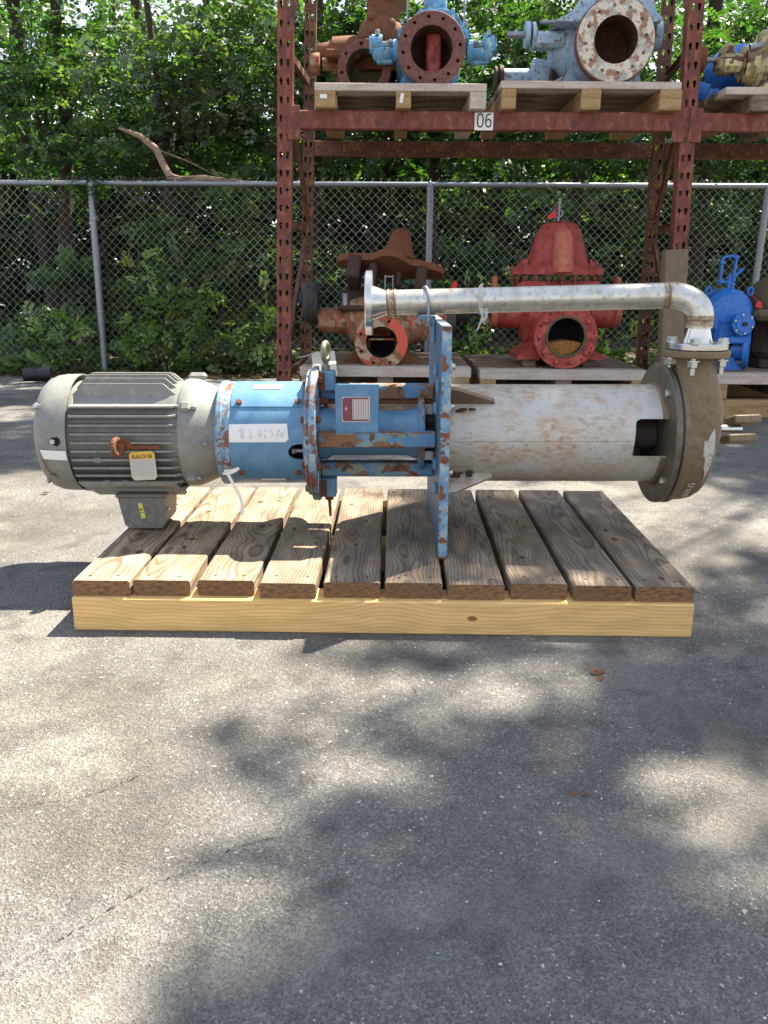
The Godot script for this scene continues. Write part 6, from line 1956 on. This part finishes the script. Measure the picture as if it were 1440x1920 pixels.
	b.lathe([Vector2(0.799, 0.05), Vector2(0.799, 0.203), Vector2(0.802, 0.206), Vector2(0.816, 0.206), Vector2(0.8165, 0.2)], 72)
	var head := part(t, "head_flange", b, M.bronze_face)
	b = nb.call()
	b.lathe([Vector2(0.8165, 0.19), Vector2(0.8165, 0.2045), Vector2(0.8225, 0.2045), Vector2(0.8225, 0.19)], 72)
	part(head, "gasket", b, M.gasket)
	for a in [0.72, 2.25, -0.9, 3.9]:
		b = nb.call()
		b.hexbolt(Vector3(0.799, cos(a) * 0.178, sin(a) * 0.178), Vector3.LEFT, 0.0105, 0.012)
		part(head, "bolt", b, M.bolt)
	b = nb.call()
	b.lathe([Vector2(0.8225, 0.15), Vector2(0.8225, 0.203), Vector2(0.825, 0.2055), Vector2(0.838, 0.2055), Vector2(0.841, 0.202), Vector2(0.85, 0.198), Vector2(0.875, 0.1965), Vector2(0.898, 0.192), Vector2(0.916, 0.181), Vector2(0.929, 0.16), Vector2(0.936, 0.13), Vector2(0.939, 0.09), Vector2(0.94, 0.0)], 72)
	# the discharge neck rises from the near side of the volute
	b.tube([Vector3(0.878, -0.06, 0.118), Vector3(0.879, 0.02, 0.132), Vector3(0.879, 0.08, 0.13), Vector3(0.878, 0.13, 0.114), Vector3(0.877, 0.17, 0.096), Vector3(0.876, 0.205, 0.08), Vector3(0.876, 0.236, 0.075)], [0.05, 0.064, 0.066, 0.061, 0.055, 0.0515, 0.0505], 32, false)
	b.box(Vector3(0.85, 0.17, 0.06), Vector3(0.05, 0.06, 0.09), 0.02)
	var vol := part(t, "volute", b, M.bronze)
	b = nb.call()
	var chip := PackedVector2Array()
	for q in [[0.873, 0.088], [0.879, 0.086], [0.886, 0.092], [0.895, 0.086], [0.900, 0.095], [0.904, 0.07], [0.905, 0.02], [0.903, -0.02], [0.899, -0.05], [0.895, -0.075], [0.892, -0.05], [0.886, -0.035], [0.884, -0.01], [0.877, 0.004], [0.875, 0.03], [0.877, 0.045], [0.870, 0.062], [0.873, 0.075]]:
		chip.append(Vector2(q[0] + 0.004, q[1] - 0.032))
	if Geometry2D.is_polygon_clockwise(chip): chip.reverse()
	var cf := FastNoiseLite.new()
	cf.seed = 3
	cf.frequency = 60.0
	for k in chip.size(): chip[k] += Vector2(cf.get_noise_2d(chip[k].x * 9, chip[k].y * 9), 0) * 0.003
	wrapped(b, 0.1955, [chip], -0.12, 0.12, 0.004)
	part(vol, "white_patch", b, M.chip)
	var tha := PI / 2 + 0.153 / 0.196
	var nrm := Vector3(0, cos(tha), sin(tha))
	var rot := Basis(Vector3.RIGHT, -asin(nrm.y)) * Basis(Vector3.BACK, -PI / 2)
	lettering(vol, "lettering", "57 1/15", 0.022, O * (Vector3(0.868, 0, 0) + nrm * 0.1976), rot.get_euler(), M.chalk)
	b = nb.call()
	b.xf = O * Transform3D(Basis(Vector3(0, 1, 0), Vector3(1, 0, 0), Vector3(0, 0, -1)), Vector3(0.876, 0.232, 0.075))
	b.flange(0.0905, 0.04, 0.0185, 4, 0.07, 0.0085, PI / 4 + 0.35)
	part(vol, "neck_flange", b, M.bronze)
	# upper steel flange, weld neck, elbow and the long pipe
	var d := t.transform.affine_inverse()
	var W := func(x: float, y: float, z: float) -> Vector3: return Vector3(x - 0.16, y - 0.130, -z + 2.43)
	b = MB.new()
	var nk: Vector3 = O * Vector3(0.876, 0.252, 0.075)
	b.xf = Transform3D(Basis(Vector3(0, 1, 0), Vector3(1, 0, 0), Vector3(0, 0, -1)), nk)
	b.flange(0.083, 0.03, 0.018, 4, 0.066, 0.0085, PI / 4 + 0.35)
	b.lathe([Vector2(0.018, 0.041), Vector2(0.024, 0.0395), Vector2(0.056, 0.031), Vector2(0.06, 0.031)], 36)
	var dp := part(t, "steel_flange", b, M.steel)
	for k in 4:
		var a := PI / 4 + 0.35 + k * PI / 2
		var p := nk + Vector3(cos(a + 0.0) * 0.0, 0, 0)
		p += Vector3(cos(a) * 0.068, 0, -sin(a) * 0.068).rotated(Vector3.UP, 0.0)
		b = MB.new()
		b.cyl(p + Vector3(0, -0.066, 0), p + Vector3(0, 0.03, 0), 0.008, 12)
		b.cyl(p + Vector3(0, 0.018, 0), p + Vector3(0, 0.021, 0), 0.017, 18)
		b.hexbolt(p + Vector3(0, 0.021, 0), Vector3.UP, 0.0145, 0.012)
		b.cyl(p + Vector3(0, -0.026, 0), p + Vector3(0, -0.0295, 0), 0.018, 18)
		b.hexbolt(p + Vector3(0, -0.03, 0), Vector3.DOWN, 0.0145, 0.017)
		part(dp, "flange_bolt", b, M.bolt)
	var A: Vector3 = W.call(-0.045, 0.793, 2.475)
	var E: Vector3 = W.call(0.806, 0.817, 2.395)
	var R := 0.0355
	b = MB.new()
	b.tube([A + (E - A) * 0.055, E], R, 32, false)
	var pipe := part(t, "discharge_pipe", b, M.pipe)
	var down := nk + Vector3(0, 0.058, 0)
	var pts := []
	var dirE := (E - A).normalized()
	var corner := Vector3(down.x, E.y, down.z)
	for k in 13:
		var u := k / 12.0
		var a := u * PI / 2
		# quarter bend from the pipe's end to the top of the weld neck
		var q := E + (corner - E) * sin(a) + (down + Vector3(0, 0.03, 0) - corner) * (1.0 - cos(a))
		pts.append(q)
	pts.append(down)
	b = MB.new()
	b.tube(pts, R * 1.02, 32, false)
	part(pipe, "elbow", b, M.pipe)
	b = MB.new()
	for q in [0.0, 0.022]: b.ring(E + dirE * (q - 0.012), dirE, R, 0.0034, 36)
	b.ring(down + Vector3(0, 0.022, 0), Vector3.UP, R, 0.0034, 36)
	b.ring(down + Vector3(0, 0.004, 0), Vector3.UP, R * 0.93, 0.003, 36)
	b.ring(A + dirE * 0.058, dirE, R, 0.0034, 36)
	b.ring(A + dirE * 0.078, dirE, R, 0.003, 36)
	part(pipe, "weld_bead", b, M.weld)
	b = MB.new()
	for q in [[E - dirE * 0.026, dirE, 0.028, R * 1.018], [E + dirE * 0.004, dirE, 0.014, R * 1.03], [A + dirE * 0.062, dirE, 0.02, R * 1.012]]:
		b.xf = MB.ax(q[1], q[0])
		b.lathe([Vector2(0, q[3]), Vector2(q[2], q[3])], 36)
	b.xf = MB.ax(Vector3.UP, down)
	b.lathe([Vector2(0.006, R * 1.03), Vector2(0.034, R * 1.035)], 36)
	part(pipe, "heat_tint", b, M.tint)
	b = MB.new()
	b.xf = MB.ax(dirE, A)
	b.lathe([Vector2(0.012, 0.049), Vector2(0.02, 0.047), Vector2(0.05, R), Vector2(0.075, R)], 36)
	part(pipe, "weld_neck", b, M.steel)
	b = MB.new()
	b.xf = MB.ax(Vector3(-1, 0, -0.01), A + dirE * 0.012)
	b.flange(0.0915, 0.034, 0.021, 4, 0.07, 0.0085, PI / 4)
	part(pipe, "end_flange", b, M.steel)
	# U-bolt over the pipe
	var f := (0.117 + 0.045) / 0.845
	var up: Vector3 = A + (E - A) * f
	b = MB.new()
	var ub := []
	for k in 13:
		var a := PI * k / 12
		ub.append(up + Vector3(0, 0, 1).rotated(Vector3.UP, 0.2) * cos(a) * 0.041 + Vector3(0, sin(a) * 0.041, 0))
	ub.push_front(ub[0] + Vector3(0, -0.062, 0))
	ub.append(ub[-1] + Vector3(0, -0.062, 0))
	b.tube(ub, 0.005, 10)
	for q in [ub[0], ub[-1]]: b.hexbolt(q + Vector3(0, 0.004, 0), Vector3.DOWN, 0.009, 0.008)
	part(t, "u_bolt", b, M.galv)
	# torn end of tape round the pipe
	f = (0.272 + 0.045) / 0.845
	var tp: Vector3 = A + (E - A) * f
	b = MB.new()
	b.xf = MB.ax(dirE, tp)
	b.lathe([Vector2(-0.005, R + 0.001), Vector2(-0.002, R + 0.004), Vector2(0.004, R + 0.002), Vector2(0.008, R + 0.0008)], 24)
	b.xf = Transform3D(Basis.IDENTITY, tp)
	var flap := [[[0.0, -0.02, R], [0.006, -0.045, R + 0.004], [-0.004, -0.07, R + 0.006], [-0.01, -0.085, R + 0.002]], [[0.012, -0.02, R], [0.016, -0.04, R + 0.008], [0.01, -0.06, R + 0.004], [0.014, -0.066, R]], [[-0.002, 0.034, 0.008], [0.004, 0.046, 0.012]]]
	for q in flap:
		for k in q.size() - 1:
			var p := Vector3(q[k][0], q[k][1], q[k][2])
			var e := Vector3(q[k + 1][0], q[k + 1][1], q[k + 1][2])
			var w0: float = 0.006 * (1.0 - 0.22 * k)
			for s in [1.0, -1.0]:
				b.face([p + Vector3(-w0, 0, 0.0005 * s), e + Vector3(-w0 * 0.75, 0, 0.0005 * s), e + Vector3(w0 * 0.7, 0.003, 0.0005 * s), p + Vector3(w0, 0, 0.0005 * s)], Vector3(0, 0, s))
	part(pipe, "torn_tape", b, M.chip)
	# suction shaft with two welded paddles
	b = nb.call()
	b.cyl(Vector3(0.965, 0.012, 0.0), Vector3(1.06, 0.012, 0.0), 0.0125, 20)
	var sh := part(t, "suction_shaft", b, M.steel)
	for q in [[Vector3(1.068, 0.036, -0.012), Vector3(0.088, 0.026, 0.055), -0.35], [Vector3(1.046, -0.014, 0.022), Vector3(0.09, 0.024, 0.05), -0.35]]:
		b = nb.call()
		b.box(q[0], q[1], 0.004, Basis(Vector3.UP, 0.18) * Basis(Vector3.RIGHT, q[2]))
		part(sh, "paddle", b, M.bronze)

# ------------------------------------------------------------------ small things
func small_things() -> void:
	# black pot lying by the fence
	var b := MB.new()
	b.xf = Transform3D(Basis(Vector3.UP, 0.25) * Basis.from_scale(Vector3(0.85, 0.85, 0.85)), Vector3(-2.88, 0.066, -6.9))
	b.lathe([Vector2(-0.13, 0.0), Vector2(-0.13, 0.06), Vector2(0.1, 0.072), Vector2(0.1, 0.082), Vector2(0.125, 0.083), Vector2(0.125, 0.072), Vector2(-0.11, 0.056), Vector2(-0.11, 0)], 28)
	tag(part(self, "plastic_pot", b, M.pot), "black plastic plant pot lying at the foot of the fence behind the motor", "plant pot")
	# pale offcut of board on the left ground pallet
	b = MB.new()
	b.box(Vector3(0, 0, 0), Vector3(0.15, 0.012, 0.30), 0.002)
	var o := part(self, "board_offcut", b, M.sunwood)
	o.position = Vector3(-0.385, 0.33, -5.3)
	o.rotation = Vector3(0.42, 0.12, 0.1)
	tag(o, "pale offcut of board leaning on the ground pallet behind the eyebolt", "board")
	b = MB.new()
	b.tube([Vector3(-0.56, 0.36, -5.4), Vector3(-0.5, 0.375, -5.38), Vector3(-0.44, 0.4, -5.36), Vector3(-0.38, 0.40, -5.35)], 0.004, 6)
	tag(part(self, "bent_wire", b, M.wire), "bent pale wire sticking out beside the board offcut", "wire")
	# dead leaves and a twig on the asphalt
	var rg := RandomNumberGenerator.new()
	rg.seed = 51
	for q in [[Vector3(0.495, 0.003, -1.698), 0.018, "brown crumpled leaf on the asphalt in front of the skid's right end", 4], [Vector3(0.343, 0.003, -1.255), 0.011, "pale brown leaf on the asphalt beside the patch of sun", 2], [Vector3(-1.372, 0.003, -3.289), 0.022, "curled dry leaf on the asphalt left of the conduit box", 2], [Vector3(0.235, 0.128, -2.83), 0.018, "dry leaf on a plank at the back of the skid", 2]]:
		b = MB.new()
		for k in q[3]:
			var a := rg.randf() * TAU
			leaf_into(b, Vector3(cos(a), 0.15, sin(a)) * q[1] * 0.3, Vector3(cos(a + 0.5), rg.randf_range(-0.05, 0.35), sin(a + 0.5)).normalized(), Vector3(rg.randf_range(-0.5, 0.5), 1, rg.randf_range(-0.5, 0.5)).normalized(), q[1] * 1.5, q[1] * 0.9)
		var l := part(self, "fallen_leaf", b, M.dry_leaf)
		l.position = q[0]
		tag(l, q[2], "leaf", "fallen leaves")
